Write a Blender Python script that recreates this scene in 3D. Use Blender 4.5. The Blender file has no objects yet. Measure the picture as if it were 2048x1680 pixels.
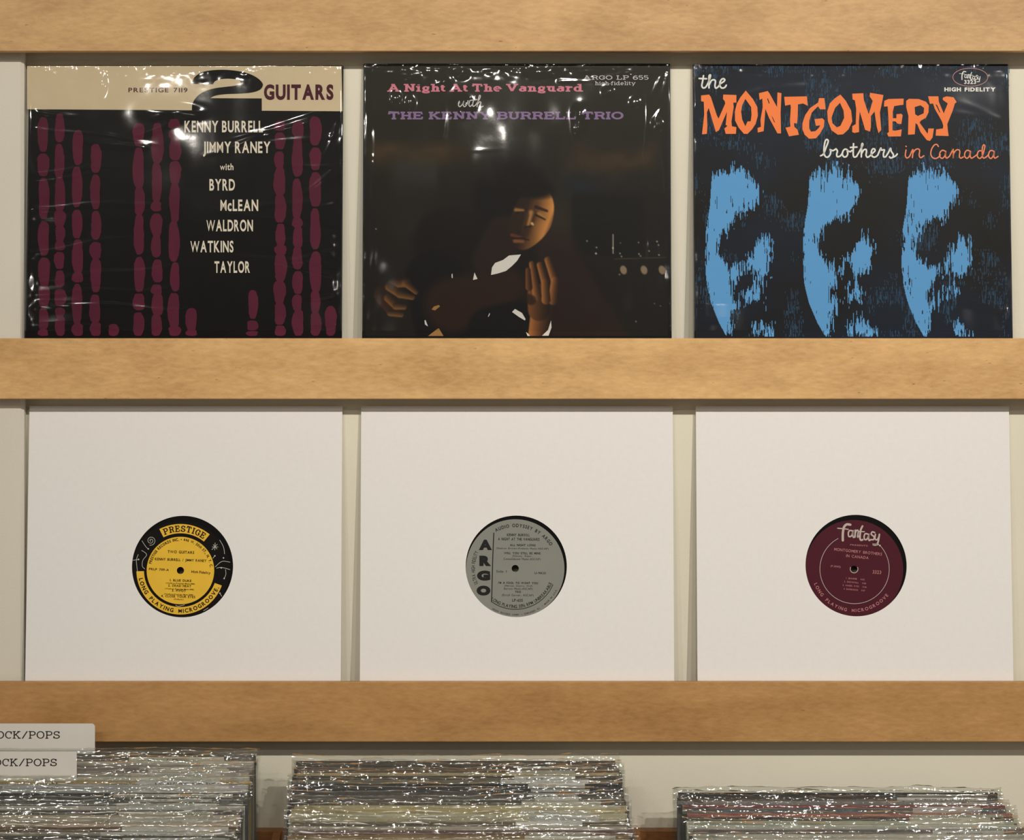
import bpy, math, random
import numpy as np
from mathutils import Vector, Matrix
from mathutils.geometry import tessellate_polygon
random.seed(7)
RNG = np.random.RandomState(11)
SC = bpy.context.scene
COL = SC.collection
PI = math.pi

# ------------------------------------------------------------------ camera, world, lights, exposure
CAM_D, CAM_H, FPX = 1.60, 1.45, 3200.0
cam = bpy.data.objects.new('camera', bpy.data.cameras.new('camera'))
cam.data.sensor_width = 36.0
cam.data.lens = FPX / 2048 * 36.0
cam.data.clip_start = 0.05
cam.location = (0, -CAM_D, CAM_H)
cam.rotation_euler = (PI / 2, 0, 0)
COL.objects.link(cam)
SC.camera = cam
SC.view_settings.view_transform = 'Standard'
SC.view_settings.look = 'None'
SC.view_settings.gamma = 1.0
SC.view_settings.use_curve_mapping = False
SC.view_settings.exposure = 0.0

world = bpy.data.worlds.new('world'); SC.world = world
world.use_nodes = True
world.node_tree.nodes['Background'].inputs[0].default_value = (1.0, 0.93, 0.82, 1)
world.node_tree.nodes['Background'].inputs[1].default_value = 0.62

def spot(x, y, z, tx, tz, power, size, blend, radius, col):
    l = bpy.data.lights.new('track_spot', 'SPOT')
    l.energy = power; l.spot_size = size; l.spot_blend = blend; l.shadow_soft_size = radius; l.color = col
    o = bpy.data.objects.new('track_spot', l)
    o.location = (x, y, z)
    d = Vector((tx, 0, tz)) - Vector((x, y, z))
    o.rotation_euler = d.to_track_quat('-Z', 'Y').to_euler()
    COL.objects.link(o)
WARM = (1.0, 0.93, 0.83)
WHITE = (1.0, 0.95, 0.89)
# track heads near the ceiling, three bays of the room
LAMPS = [(-1.25, -2.35, 2.72, 31), (-0.70, -2.35, 2.72, 20), (0.10, -2.35, 2.72, 42), (0.74, -2.35, 2.72, 32), (1.30, -2.35, 2.72, 132)]
for (x, y, z, p) in LAMPS:
    spot(x, y, z, x * 0.45, 1.66, p, 1.05, 1.0, 0.022, WHITE)
LAMPS2 = [(-1.1, -3.6, 2.85, 22), (-0.05, -3.6, 2.85, 14)]
for (x, y, z, p) in LAMPS2:
    spot(x, y, z, x * 0.35, 1.40, p, 1.0, 0.9, 0.02, WARM)

# small bulbs further back in the shop
for x in (-2.0, -0.66, 0.71, 2.0):
    spot(x, -4.85, 2.42, x * 0.3, 1.5, 3, 1.0, 0.9, 0.018, WARM)

# ------------------------------------------------------------------ helpers
def W(px, py, y=0.0):
    d = CAM_D + y
    return ((px - 1024) * d / FPX, y, CAM_H - (py - 840) * d / FPX)

def lin(c):
    return tuple(((v / 255.0) / 12.92 if v / 255.0 <= 0.04045 else ((v / 255.0 + 0.055) / 1.055) ** 2.4) for v in c)

def tag(o, label=None, cat=None, group=None, kind=None):
    if label: o['label'] = label
    if cat: o['category'] = cat
    if group: o['group'] = group
    if kind: o['kind'] = kind
    return o

def empty(name, loc, rot=(0, 0, 0)):
    o = bpy.data.objects.new(name, None)
    o.empty_display_size = 0.02
    o.location = loc; o.rotation_euler = rot
    COL.objects.link(o)
    return o

def link_mesh(name, verts, faces, mat, parent=None, smooth=False, mats=None, fmat=None):
    me = bpy.data.meshes.new(name)
    me.from_pydata([tuple(v) for v in verts], [], faces)
    if mats:
        for m in mats: me.materials.append(m)
        if fmat is not None: me.polygons.foreach_set('material_index', fmat)
    else:
        me.materials.append(mat)
    if smooth: me.polygons.foreach_set('use_smooth', [True] * len(me.polygons))
    me.update()
    o = bpy.data.objects.new(name, me)
    COL.objects.link(o)
    if parent: o.parent = parent
    return o

def box_vf(x0, x1, y0, y1, z0, z1, b=0.0):
    """box, with its long edges chamfered by b"""
    if b <= 0:
        v = [(x0, y0, z0), (x1, y0, z0), (x1, y1, z0), (x0, y1, z0), (x0, y0, z1), (x1, y0, z1), (x1, y1, z1), (x0, y1, z1)]
        f = [(0, 3, 2, 1), (4, 5, 6, 7), (0, 1, 5, 4), (1, 2, 6, 5), (2, 3, 7, 6), (3, 0, 4, 7)]
        return v, f
    v, f = [], []
    # chamfered box by corner triples
    idx = {}
    for sx in (0, 1):
        for sy in (0, 1):
            for sz in (0, 1):
                X, Y, Z = (x0, x1)[sx], (y0, y1)[sy], (z0, z1)[sz]
                dx, dy, dz = (b, -b)[sx], (b, -b)[sy], (b, -b)[sz]
                idx[(sx, sy, sz, 'x')] = len(v); v.append((X, Y + dy, Z + dz))
                idx[(sx, sy, sz, 'y')] = len(v); v.append((X + dx, Y, Z + dz))
                idx[(sx, sy, sz, 'z')] = len(v); v.append((X + dx, Y + dy, Z))
    I = idx
    for s in (0, 1):
        f.append(tuple(I[(s, a, c, 'x')] for a, c in ((0, 0), (1, 0), (1, 1), (0, 1))))
        f.append(tuple(I[(a, s, c, 'y')] for a, c in ((0, 0), (1, 0), (1, 1), (0, 1))))
        f.append(tuple(I[(a, c, s, 'z')] for a, c in ((0, 0), (1, 0), (1, 1), (0, 1))))
    for a in (0, 1):
        for c in (0, 1):
            f.append((I[(a, c, 0, 'x')], I[(a, c, 0, 'y')], I[(a, c, 1, 'y')], I[(a, c, 1, 'x')]))
            f.append((I[(a, 0, c, 'x')], I[(a, 0, c, 'z')], I[(a, 1, c, 'z')], I[(a, 1, c, 'x')]))
            f.append((I[(0, a, c, 'y')], I[(0, a, c, 'z')], I[(1, a, c, 'z')], I[(1, a, c, 'y')]))
    for a in (0, 1):
        for c in (0, 1):
            for e in (0, 1):
                f.append((I[(a, c, e, 'x')], I[(a, c, e, 'y')], I[(a, c, e, 'z')]))
    return v, f

def box(name, x0, x1, y0, y1, z0, z1, mat, parent=None, b=0.0):
    v, f = box_vf(x0, x1, y0, y1, z0, z1, b)
    o = link_mesh(name, v, f, mat, parent)
    import bmesh
    bm = bmesh.new(); bm.from_mesh(o.data)
    bmesh.ops.recalc_face_normals(bm, faces=bm.faces[:])
    bm.to_mesh(o.data); bm.free()
    return o

# ------------------------------------------------------------------ materials
def new_mat(name):
    m = bpy.data.materials.new(name); m.use_nodes = True
    nt = m.node_tree
    return m, nt, nt.nodes['Principled BSDF']

def plain(name, rgb, rough=0.6, spec=0.4, noise=0.0, scale=60.0, bump=0.0, bscale=900.0):
    m, nt, b = new_mat(name)
    c = lin(rgb)
    b.inputs['Roughness'].default_value = rough
    b.inputs['Specular IOR Level'].default_value = spec
    b.inputs['Base Color'].default_value = (*c, 1)
    tc = nt.nodes.new('ShaderNodeTexCoord')
    if noise > 0:
        n = nt.nodes.new('ShaderNodeTexNoise'); n.inputs['Scale'].default_value = scale; n.inputs['Detail'].default_value = 4
        nt.links.new(tc.outputs['Object'], n.inputs['Vector'])
        r = nt.nodes.new('ShaderNodeValToRGB')
        r.color_ramp.elements[0].position = 0.3; r.color_ramp.elements[1].position = 0.7
        r.color_ramp.elements[0].color = (*[v * (1 - noise) for v in c], 1)
        r.color_ramp.elements[1].color = (*[min(1, v * (1 + noise)) for v in c], 1)
        nt.links.new(n.outputs['Fac'], r.inputs['Fac'])
        nt.links.new(r.outputs['Color'], b.inputs['Base Color'])
    if bump > 0:
        n2 = nt.nodes.new('ShaderNodeTexNoise'); n2.inputs['Scale'].default_value = bscale; n2.inputs['Detail'].default_value = 3
        nt.links.new(tc.outputs['Object'], n2.inputs['Vector'])
        bp = nt.nodes.new('ShaderNodeBump'); bp.inputs['Strength'].default_value = bump; bp.inputs['Distance'].default_value = 0.0006
        nt.links.new(n2.outputs['Fac'], bp.inputs['Height'])
        nt.links.new(bp.outputs['Normal'], b.inputs['Normal'])
    return m

def wood(name, dark, light, seed):
    m, nt, b = new_mat(name)
    N, L = nt.nodes, nt.links
    tc = N.new('ShaderNodeTexCoord')
    def mapped(sx, sy, sz):
        mp = N.new('ShaderNodeMapping'); mp.inputs['Scale'].default_value = (sx, sy, sz)
        mp.inputs['Location'].default_value = (seed * 3.1, seed * 1.7, seed * 2.3)
        L.new(tc.outputs['Object'], mp.inputs['Vector']); return mp
    # cathedral figure: warped bands along the board
    n1 = N.new('ShaderNodeTexNoise'); n1.inputs['Scale'].default_value = 1.0; n1.inputs['Detail'].default_value = 3
    L.new(mapped(2.2, 8, 13).outputs[0], n1.inputs['Vector'])
    mul = N.new('ShaderNodeMath'); mul.operation = 'MULTIPLY'; mul.inputs[1].default_value = 16.0
    L.new(n1.outputs['Fac'], mul.inputs[0])
    sn = N.new('ShaderNodeMath'); sn.operation = 'SINE'; L.new(mul.outputs[0], sn.inputs[0])
    # fibres
    n2 = N.new('ShaderNodeTexNoise'); n2.inputs['Scale'].default_value = 1.0; n2.inputs['Detail'].default_value = 5; n2.inputs['Roughness'].default_value = 0.65
    L.new(mapped(85, 200, 270).outputs[0], n2.inputs['Vector'])
    n4 = N.new('ShaderNodeTexNoise'); n4.inputs['Scale'].default_value = 1.0; n4.inputs['Detail'].default_value = 3
    L.new(mapped(14, 30, 34).outputs[0], n4.inputs['Vector'])
    def madd(a, k, c):
        q = N.new('ShaderNodeMath'); q.operation = 'MULTIPLY_ADD'; L.new(a, q.inputs[0]); q.inputs[1].default_value = k
        if isinstance(c, float): q.inputs[2].default_value = c
        else: L.new(c, q.inputs[2])
        return q.outputs[0]
    v = madd(sn.outputs[0], 0.07, 0.02)
    v = madd(n2.outputs['Fac'], 0.55, v)
    v = madd(n4.outputs['Fac'], 0.40, v)
    r = N.new('ShaderNodeValToRGB')
    r.color_ramp.elements[0].position = 0.28; r.color_ramp.elements[1].position = 0.74
    r.color_ramp.elements[0].color = (*lin(dark), 1); r.color_ramp.elements[1].color = (*lin(light), 1)
    L.new(v, r.inputs['Fac'])
    # small brown flecks
    n3 = N.new('ShaderNodeTexNoise'); n3.inputs['Scale'].default_value = 1.0; n3.inputs['Detail'].default_value = 1
    L.new(mapped(130, 300, 420).outputs[0], n3.inputs['Vector'])
    r3 = N.new('ShaderNodeValToRGB'); r3.color_ramp.elements[0].position = 0.76; r3.color_ramp.elements[1].position = 0.84
    r3.color_ramp.elements[0].color = (0, 0, 0, 1); r3.color_ramp.elements[1].color = (1, 1, 1, 1)
    L.new(n3.outputs['Fac'], r3.inputs['Fac'])
    mx = N.new('ShaderNodeMixRGB'); L.new(r3.outputs['Color'], mx.inputs['Fac']); L.new(r.outputs['Color'], mx.inputs['Color1'])
    mx.inputs['Color2'].default_value = (*lin((146, 104, 62)), 1)
    L.new(mx.outputs['Color'], b.inputs['Base Color'])
    b.inputs['Roughness'].default_value = 0.5; b.inputs['Specular IOR Level'].default_value = 0.3
    bp = N.new('ShaderNodeBump'); bp.inputs['Strength'].default_value = 0.12; bp.inputs['Distance'].default_value = 0.0005
    L.new(n2.outputs['Fac'], bp.inputs['Height']); L.new(bp.outputs['Normal'], b.inputs['Normal'])
    return m

def film(name, milk=0.05, rough=0.07, tint=(0.96, 0.97, 0.96), bump=0.0, bscale=160.0, ior=1.5, gain=1.0):
    """thin clear plastic: transparent, with a Fresnel gloss and a trace of haze"""
    m = bpy.data.materials.new(name); m.use_nodes = True
    nt = m.node_tree; N, L = nt.nodes, nt.links
    N.remove(N['Principled BSDF']); out = N['Material Output']
    tr = N.new('ShaderNodeBsdfTransparent'); tr.inputs[0].default_value = (*tint, 1)
    gl = N.new('ShaderNodeBsdfGlossy'); gl.inputs['Roughness'].default_value = rough
    gl.inputs[0].default_value = (1, 1, 1, 1)
    df = N.new('ShaderNodeBsdfDiffuse'); df.inputs[0].default_value = (0.8, 0.8, 0.78, 1)
    fr = N.new('ShaderNodeFresnel'); fr.inputs['IOR'].default_value = ior
    geo = N.new('ShaderNodeNewGeometry')                     # a thin sheet reflects alike from both sides
    io = N.new('ShaderNodeMapRange'); io.inputs['To Min'].default_value = ior; io.inputs['To Max'].default_value = 1.0 / ior
    L.new(geo.outputs['Backfacing'], io.inputs['Value']); L.new(io.outputs[0], fr.inputs['IOR'])
    mg = N.new('ShaderNodeMath'); mg.operation = 'MULTIPLY'; mg.inputs[1].default_value = gain; mg.use_clamp = True
    L.new(fr.outputs[0], mg.inputs[0])
    m1 = N.new('ShaderNodeMixShader'); m1.inputs[0].default_value = milk
    L.new(tr.outputs[0], m1.inputs[1]); L.new(df.outputs[0], m1.inputs[2])
    m2 = N.new('ShaderNodeMixShader'); L.new(mg.outputs[0], m2.inputs[0])
    L.new(m1.outputs[0], m2.inputs[1]); L.new(gl.outputs[0], m2.inputs[2])
    if bump > 0:
        tc = N.new('ShaderNodeTexCoord')
        n = N.new('ShaderNodeTexNoise'); n.inputs['Scale'].default_value = bscale; n.inputs['Detail'].default_value = 3
        L.new(tc.outputs['Object'], n.inputs['Vector'])
        bp = N.new('ShaderNodeBump'); bp.inputs['Strength'].default_value = bump; bp.inputs['Distance'].default_value = 0.001
        L.new(n.outputs['Fac'], bp.inputs['Height'])
        for s in (gl, fr): L.new(bp.outputs['Normal'], s.inputs['Normal'])
    L.new(m2.outputs[0], out.inputs['Surface'])
    return m

M = {}
M['wall'] = plain('painted_wall', (229, 223, 202), 0.7, 0.2, 0.02, 8, 0.25, 700)
M['post'] = plain('painted_post', (222, 216, 200), 0.7, 0.2, 0.02, 12, 0.35, 500)
M['room'] = plain('room_paint', (70, 64, 56), 0.8, 0.2)
M['ceil'] = plain('ceiling_paint', (120, 115, 105), 0.8, 0.2)
M['floor'] = plain('floor_vinyl', (110, 90, 70), 0.5, 0.3, 0.1, 5)
M['rail1'] = wood('rail_birch_a', (174, 133, 84), (217, 176, 120), 1)
M['rail2'] = wood('rail_birch_b', (190, 145, 90), (236, 192, 130), 4)
M['rail3'] = wood('rail_birch_c', (158, 115, 66), (200, 154, 98), 7)
M['ledge'] = plain('ledge_board', (150, 125, 95), 0.6, 0.3)
M['binwood'] = wood('bin_plywood', (120, 78, 44), (178, 124, 74), 9)
M['sleeve'] = plain('white_card', (238, 235, 230), 0.75, 0.2, 0.012, 200, 0.2, 1500)
M['vinyl'] = plain('black_vinyl', (14, 14, 14), 0.22, 0.5)
M['film'] = film('clear_film', 0.003, 0.045, bump=0.02, bscale=60)
M['film_bin'] = film('clear_film_crumpled', 0.014, 0.05, bump=0.10, bscale=260, gain=2.0)
_pc = {}
def ink(rgb, rough=0.45, spec=0.15, noise=0.0, scale=40):
    k = (tuple(rgb), rough, spec, noise, scale)
    if k not in _pc: _pc[k] = plain('ink_%d_%d_%d' % tuple(int(v) for v in rgb), rgb, rough, spec, noise, scale)
    return _pc[k]

# ------------------------------------------------------------------ glyphs
_bf = {}
def bf(ch, off):
    if ch in 'MWmw': off *= .2
    k = (ch, off)
    if k in _bf: return _bf[k]
    cu = bpy.data.curves.new('glyph', 'FONT'); cu.body = ch; cu.size = 1.0; cu.offset = off; cu.resolution_u = 4
    ob = bpy.data.objects.new('glyph', cu)
    me = bpy.data.meshes.new_from_object(ob)
    vs = [(v.co.x, v.co.y) for v in me.vertices]
    fs = [tuple(p.vertices) for p in me.polygons]
    bpy.data.objects.remove(ob); bpy.data.curves.remove(cu); bpy.data.meshes.remove(me)
    _bf[k] = [(vs, fs)]
    return _bf[k]

def arc(cx, cy, rx, ry, a0, a1, n=9):
    return [(cx + rx * math.cos(math.radians(a0 + (a1 - a0) * i / n)), cy + ry * math.sin(math.radians(a0 + (a1 - a0) * i / n))) for i in range(n + 1)]

def stroke_pieces(path, tw, th):
    """ribbon drawn with an elliptical pen (tw wide for upright strokes, th for level ones)"""
    out = []
    n = len(path)
    P = [Vector(p) for p in path]
    L_, R_ = [], []
    for i in range(n):
        a = P[max(i - 1, 0)]; c = P[min(i + 1, n - 1)]
        d = c - a
        if d.length < 1e-9: d = Vector((1, 0))
        d.normalize()
        nx, ny = -d.y, d.x
        k = 1.0
        if 0 < i < n - 1:
            e = (P[i] - P[i - 1]); 
            if e.length > 1e-9:
                e.normalize(); k = 1.0 / max(0.6, abs(e.dot(d)))
        L_.append((P[i].x + nx * tw / 2 * k, P[i].y + ny * th / 2 * k)); R_.append((P[i].x - nx * tw / 2 * k, P[i].y - ny * th / 2 * k))
    vs = L_ + R_
    fs = [(i, i + 1, n + i + 1, n + i) for i in range(n - 1)]
    out.append((vs, fs))
    return out

def bar(x0, x1, y0, y1):
    return ([(x0, y0), (x1, y0), (x1, y1), (x0, y1)], [(0, 1, 2, 3)])

# slab glyph skeletons: strokes, slab centres (x, level) ; cap height 1, x-height .68
S = {}
def g(ch, strokes, slabs): S[ch] = (strokes, slabs)
g('A', [[(.06, 0), (.45, 1)], [(.45, 1), (.84, 0)], [(.2, .33), (.7, .33)]], [(.06, 0), (.84, 0), (.4, 1, .5)])
g('B', [[(.16, 0), (.16, 1)], [(.0, 1), (.5, 1)] + arc(.5, .77, .24, .23, 90, -90) + [(.16, .54)], [(.5, .54)] + arc(.5, .27, .28, .27, 90, -90) + [(0, 0)]], [(.16, 0), (.16, 1)])
g('C', [arc(.45, .5, .4, .5, 50, 310, 14), [(.75, .62), (.75, 1)]], [])
g('E', [[(.16, 0), (.16, 1)], [(0, 1), (.74, 1), (.74, .7)], [(.16, .52), (.52, .52)], [(.52, .38), (.52, .66)], [(0, 0), (.78, 0), (.78, .3)]], [(.16, 0), (.16, 1)])
g('G', [arc(.45, .5, .4, .5, 48, 318, 14), [(.75, .62), (.75, 1)], [(.5, .42), (.88, .42)], [(.76, .42), (.76, .05)]], [])
g('H', [[(.16, 0), (.16, 1)], [(.74, 0), (.74, 1)], [(.16, .5), (.74, .5)]], [(.16, 0), (.16, 1), (.74, 0), (.74, 1)])
g('I', [[(.18, 0), (.18, 1)]], [(.18, 0), (.18, 1)])
g('K', [[(.16, 0), (.16, 1)], [(.76, 1), (.2, .42)], [(.36, .58), (.8, 0)]], [(.16, 0), (.16, 1), (.74, 1), (.8, 0)])
g('L', [[(.16, 0), (.16, 1)], [(0, 0), (.72, 0), (.72, .34)]], [(.16, 0), (.16, 1)])
g('N', [[(.14, 0), (.14, 1)], [(.14, 1), (.76, 0)], [(.76, 0), (.76, 1)]], [(.14, 0), (.1, 1), (.76, 1)])
g('O', [arc(.45, .5, .42, .5, 0, 360, 22)], [])
g('P', [[(.16, 0), (.16, 1)], [(0, 1), (.5, 1)] + arc(.5, .73, .28, .27, 90, -90) + [(.16, .46)]], [(.16, 0), (.16, 1)])
g('R', [[(.16, 0), (.16, 1)], [(0, 1), (.5, 1)] + arc(.5, .75, .26, .25, 90, -90) + [(.16, .5)], [(.48, .5), (.66, .36), (.7, .08), (.8, 0), (.9, .02)]], [(.16, 0), (.16, 1)])
g('S', [[(.7, .7), (.7, 1)], arc(.4, .74, .3, .26, 20, 270, 10) + arc(.4, .25, .34, .25, 90, -160, 10), [(.06, 0), (.06, .32)]], [])
g('T', [[(.42, 0), (.42, 1)], [(.02, .7), (.02, 1), (.82, 1), (.82, .7)]], [(.42, 0)])
g('U', [[(.16, 1), (.16, .3)] + arc(.45, .3, .29, .3, 180, 360, 10) + [(.74, 1)]], [(.16, 1), (.74, 1)])
g('V', [[(.08, 1), (.44, 0)], [(.44, 0), (.8, 1)]], [(.08, 1), (.8, 1)])
g('Y', [[(.08, 1), (.43, .45)], [(.78, 1), (.43, .45)], [(.43, .5), (.43, 0)]], [(.08, 1), (.78, 1), (.43, 0)])
g('M', [[(.1, 0), (.1, 1)], [(.1, 1), (.5, .1)], [(.5, .1), (.9, 1)], [(.9, 1), (.9, 0)]], [(.1, 0), (.1, 1), (.9, 0), (.9, 1)])
g('W', [[(.06, 1), (.3, 0)], [(.3, 0), (.5, .9)], [(.5, .9), (.7, 0)], [(.7, 0), (.94, 1)]], [(.06, 1), (.94, 1)])
g('6', [arc(.38, .3, .3, .3, 0, 360, 18), [(.64, .92), (.4, 1), (.16, .8), (.08, .5), (.08, .3)]], [])
g('5', [[(.64, 1), (.14, 1), (.12, .56)] + arc(.38, .31, .28, .31, 120, -150, 12)], [])
g('/', [[(0, -.06), (.62, 1.06)]], [])
g('-', [[(.0, .32), (.24, .32)]], [])
g('a', [arc(.3, .2, .24, .2, 20, 340, 12), [(.1, .6), (.3, .68), (.5, .6), (.52, .1), (.66, .04)]], [])
g('d', [arc(.32, .32, .26, .32, 0, 360, 16), [(.58, 0), (.58, 1)]], [(.66, 0, .16), (.5, 1, .16)])
g('e', [[(.08, .34), (.58, .34)] + arc(.33, .34, .26, .33, 0, 310, 14)], [])
g('f', [[(.2, 0), (.2, .8), (.3, .98), (.5, .95)], [(.0, .66), (.42, .66)]], [(.2, 0)])
g('g', [arc(.3, .42, .22, .24, 0, 360, 14), arc(.32, -.12, .28, .14, 0, 360, 14), [(.2, .2), (.12, .1), (.2, .02), (.5, .02)], [(.46, .58), (.64, .64)]], [])
g('h', [[(.14, 0), (.14, 1)], [(.14, .45), (.3, .66), (.48, .64), (.54, .5), (.54, 0)]], [(.14, 0), (.08, 1, .16), (.54, 0)])
g('i', [[(.16, 0), (.16, .66)], [(.16, .88), (.16, 1.0)]], [(.16, 0), (.1, .66, .14)])
g('l', [[(.16, 0), (.16, 1)]], [(.16, 0), (.1, 1, .14)])
g('n', [[(.14, 0), (.14, .66)], [(.14, .45), (.3, .66), (.48, .64), (.54, .5), (.54, 0)]], [(.14, 0), (.08, .66, .14), (.54, 0)])
g('r', [[(.14, 0), (.14, .66)], [(.14, .4), (.3, .62), (.48, .62), (.48, .5)]], [(.14, 0), (.08, .66, .14)])
g('t', [[(.2, .92), (.2, .14), (.32, .02), (.48, .08)], [(.02, .66), (.44, .66)]], [])
g('u', [[(.12, .66), (.12, .2), (.24, .02), (.42, .06), (.52, .24)], [(.52, .66), (.52, 0)]], [(.06, .66, .14), (.46, .66, .14), (.58, 0, .14)])
g('y', [[(.08, .66), (.34, 0)], [(.6, .66), (.3, -.14), (.14, -.26)]], [(.08, .66), (.6, .66)])

def slab(ch, tw, th, sw):
    """slab serif glyph"""
    out = []
    if ch not in S: return bf(ch, 0.0)
    st, sl = S[ch]
    for p in st:
        q = [(x, th / 2 + y * (1 - th)) for x, y in p]
        out += stroke_pieces(q, tw, th)
    for s in sl:
        x, y = s[0], s[1]; w = (s[2] if len(s) > 2 else 1.0) * 1.0
        h = sw * (w if len(s) > 2 and w > .3 else 1.0) if len(s) <= 2 or w > .3 else sw * .7
        yc = th / 2 + y * (1 - th)
        out.append(bar(x - tw / 2 - h, x + tw / 2 + h, yc - th / 2, yc + th / 2))
    return out

def bounds(pieces):
    xs = [v[0] for p in pieces for v in p[0]]; ys = [v[1] for p in pieces for v in p[0]]
    return min(xs), max(xs), min(ys), max(ys)

def layout(s, font, gap, space):
    """list of (x offset, pieces) plus total width; cap height is about 1 (slab) or .73 (sans)"""
    x = 0.0; res = []
    for ch in s:
        if ch == ' ': x += space; continue
        pcs = font(ch)
        b = bounds(pcs)
        res.append((x - b[0], pcs, b[1] - b[0])); x += (b[1] - b[0]) + gap
    return res, x - gap

SANS = lambda off=0.0: (lambda ch: bf(ch, off))
SLAB = lambda tw=.16, th=.16, sw=.12: (lambda ch: slab(ch, tw, th, sw))

# ------------------------------------------------------------------ printing on a plane
class Plane:
    """a real leaning plane (an Empty's local x-z plane); maps picture coordinates to places on it"""
    def __init__(s, O, lean):
        s.O = Vector(O); s.L = lean
        s.n = Vector((0, math.cos(lean), -math.sin(lean)))
    def uv(s, px, py, yl=0.0):
        C = Vector((0, -CAM_D, CAM_H)); d = Vector(((px - 1024) / FPX, 1, -(py - 840) / FPX))
        t = (s.O.dot(s.n) + yl - C.dot(s.n)) / d.dot(s.n)
        q = C + d * t - s.O
        return q.x, q.y * math.sin(s.L) + q.z * math.cos(s.L)

class Print:
    def __init__(s, plane, depth=0.00015):
        s.pl = plane; s.v = []; s.f = []; s.k = 0; s.d = depth
    def piece(s, pts, faces):
        b = len(s.v); y = -(s.d + s.k * 3e-6); s.k = (s.k + 1) % 40
        for (x, z) in pts:
            u, v = s.pl.uv(x, z); s.v.append((u, y, v))
        s.f += [tuple(b + i for i in f) for f in faces]
    def poly(s, pts, holes=()):
        loops = [[Vector((x, -y, 0)) for x, y in l] for l in (pts, *holes)]
        tris = tessellate_polygon(loops)
        flat = [q for l in (pts, *holes) for q in l]
        s.piece(flat, [tuple(t) for t in tris])
    def text(s, string, x0, x1, base, cap, font, capn=.73, gap=.08, space=.35, tilt=0.0, wfit=True):
        """cap = cap height in picture px; capn = cap height of the font"""
        lay, w = layout(string, font, gap, space)
        ky = cap / capn; kx = (x1 - x0) / w if wfit else ky
        ct, st = math.cos(tilt), math.sin(tilt)
        for (xo, pcs, _) in lay:
            for vs, fs in pcs:
                q = []
                for (x, y) in vs:
                    X = (xo + x) * kx; Y = y * ky
                    q.append((x0 + X * ct + Y * st, base + X * st - Y * ct))
                s.piece(q, fs)
    def arctext(s, string, cx, cy, r, a0, a1, cap, font, capn=.73, gap=.1, space=.4, inside=False):
        """inside False: letters stand outward (top arc, a0 > a1); True: heads toward the centre (bottom arc)"""
        lay, w = layout(string, font, gap, space)
        ky = cap / capn
        for (xo, pcs, gw) in lay:
            b = bounds(pcs); mid = xo + (b[0] + b[1]) / 2
            a = math.radians(a0 + (a1 - a0) * mid / w)
            kx = abs(math.radians(a1 - a0)) * r / w
            for vs, fs in pcs:
                q = []
                for (x, y) in vs:
                    X = (x - (b[0] + b[1]) / 2) * kx; Y = y * ky
                    if not inside:
                        tx, ty = math.sin(a), math.cos(a)      # clockwise tangent in y-down space
                        nx, ny = math.cos(a), -math.sin(a)
                    else:
                        tx, ty = -math.sin(a), -math.cos(a)
                        nx, ny = -math.cos(a), math.sin(a)
                    q.append((cx + math.cos(a) * r + tx * X + nx * Y, cy - math.sin(a) * r + ty * X + ny * Y))
                s.piece(q, fs)
    def ring(s, cx, cy, r0, r1, a0=0, a1=360, n=72):
        v = []
        for i in range(n + 1):
            a = math.radians(a0 + (a1 - a0) * i / n)
            v.append((cx + r0 * math.cos(a), cy - r0 * math.sin(a))); v.append((cx + r1 * math.cos(a), cy - r1 * math.sin(a)))
        s.piece(v, [(2 * i, 2 * i + 1, 2 * i + 3, 2 * i + 2) for i in range(n)])
    def pen(s, pts, w, smooth=True, h=None):
        p = spline(pts) if smooth and len(pts) > 2 else pts
        for vs, fs in stroke_pieces(p, w, h or w): s.piece(vs, fs)
        for q in (p[0], p[-1]):
            s.piece([(q[0] + w / 2 * math.cos(a * PI / 4), q[1] + (h or w) / 2 * math.sin(a * PI / 4)) for a in range(8)], [tuple(range(8))])
    def emit(s, name, mat, parent):
        return link_mesh(name, s.v, s.f, mat, parent)

def spline(pts, n=6):
    P = [pts[0]] + list(pts) + [pts[-1]]
    out = []
    for i in range(1, len(P) - 2):
        p0, p1, p2, p3 = P[i - 1], P[i], P[i + 1], P[i + 2]
        for k in range(n):
            t = k / n
            out.append(tuple(0.5 * (2 * p1[j] + (-p0[j] + p2[j]) * t + (2 * p0[j] - 5 * p1[j] + 4 * p2[j] - p3[j]) * t * t + (-p0[j] + 3 * p1[j] - 3 * p2[j] + p3[j]) * t ** 3) for j in (0, 1)))
    out.append(tuple(pts[-1]))
    return out

def zc(pts, ox, oy, k=5.6):
    return [(ox + x / k, oy + y / k) for x, y in pts]

# ------------------------------------------------------------------ the setting
WALL_Y = 0.030
def struct(name, x0, x1, y0, y1, z0, z1, mat, b=0.0):
    return tag(box(name, x0, x1, y0, y1, z0, z1, mat, None, b), kind='structure')
struct('wall_back', -2.2, 2.2, WALL_Y, WALL_Y + 0.12, 0, 2.9, M['wall'])
struct('floor', -3.2, 3.2, -5.3, WALL_Y, -0.1, 0, M['floor'])
struct('ceiling', -3.2, 3.2, -5.3, WALL_Y + .12, 2.9, 3.0, M['ceil'])
struct('wall_front', -3.2, 3.2, -5.4, -5.3, 0, 2.9, M['room'])
# painted pilaster at the left edge of the picture
struct('trim_1', -0.72, W(46.5, 840, WALL_Y - .012)[0], WALL_Y - .012, WALL_Y, 0.9, 2.0, M['post'], b=0.003)

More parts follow.
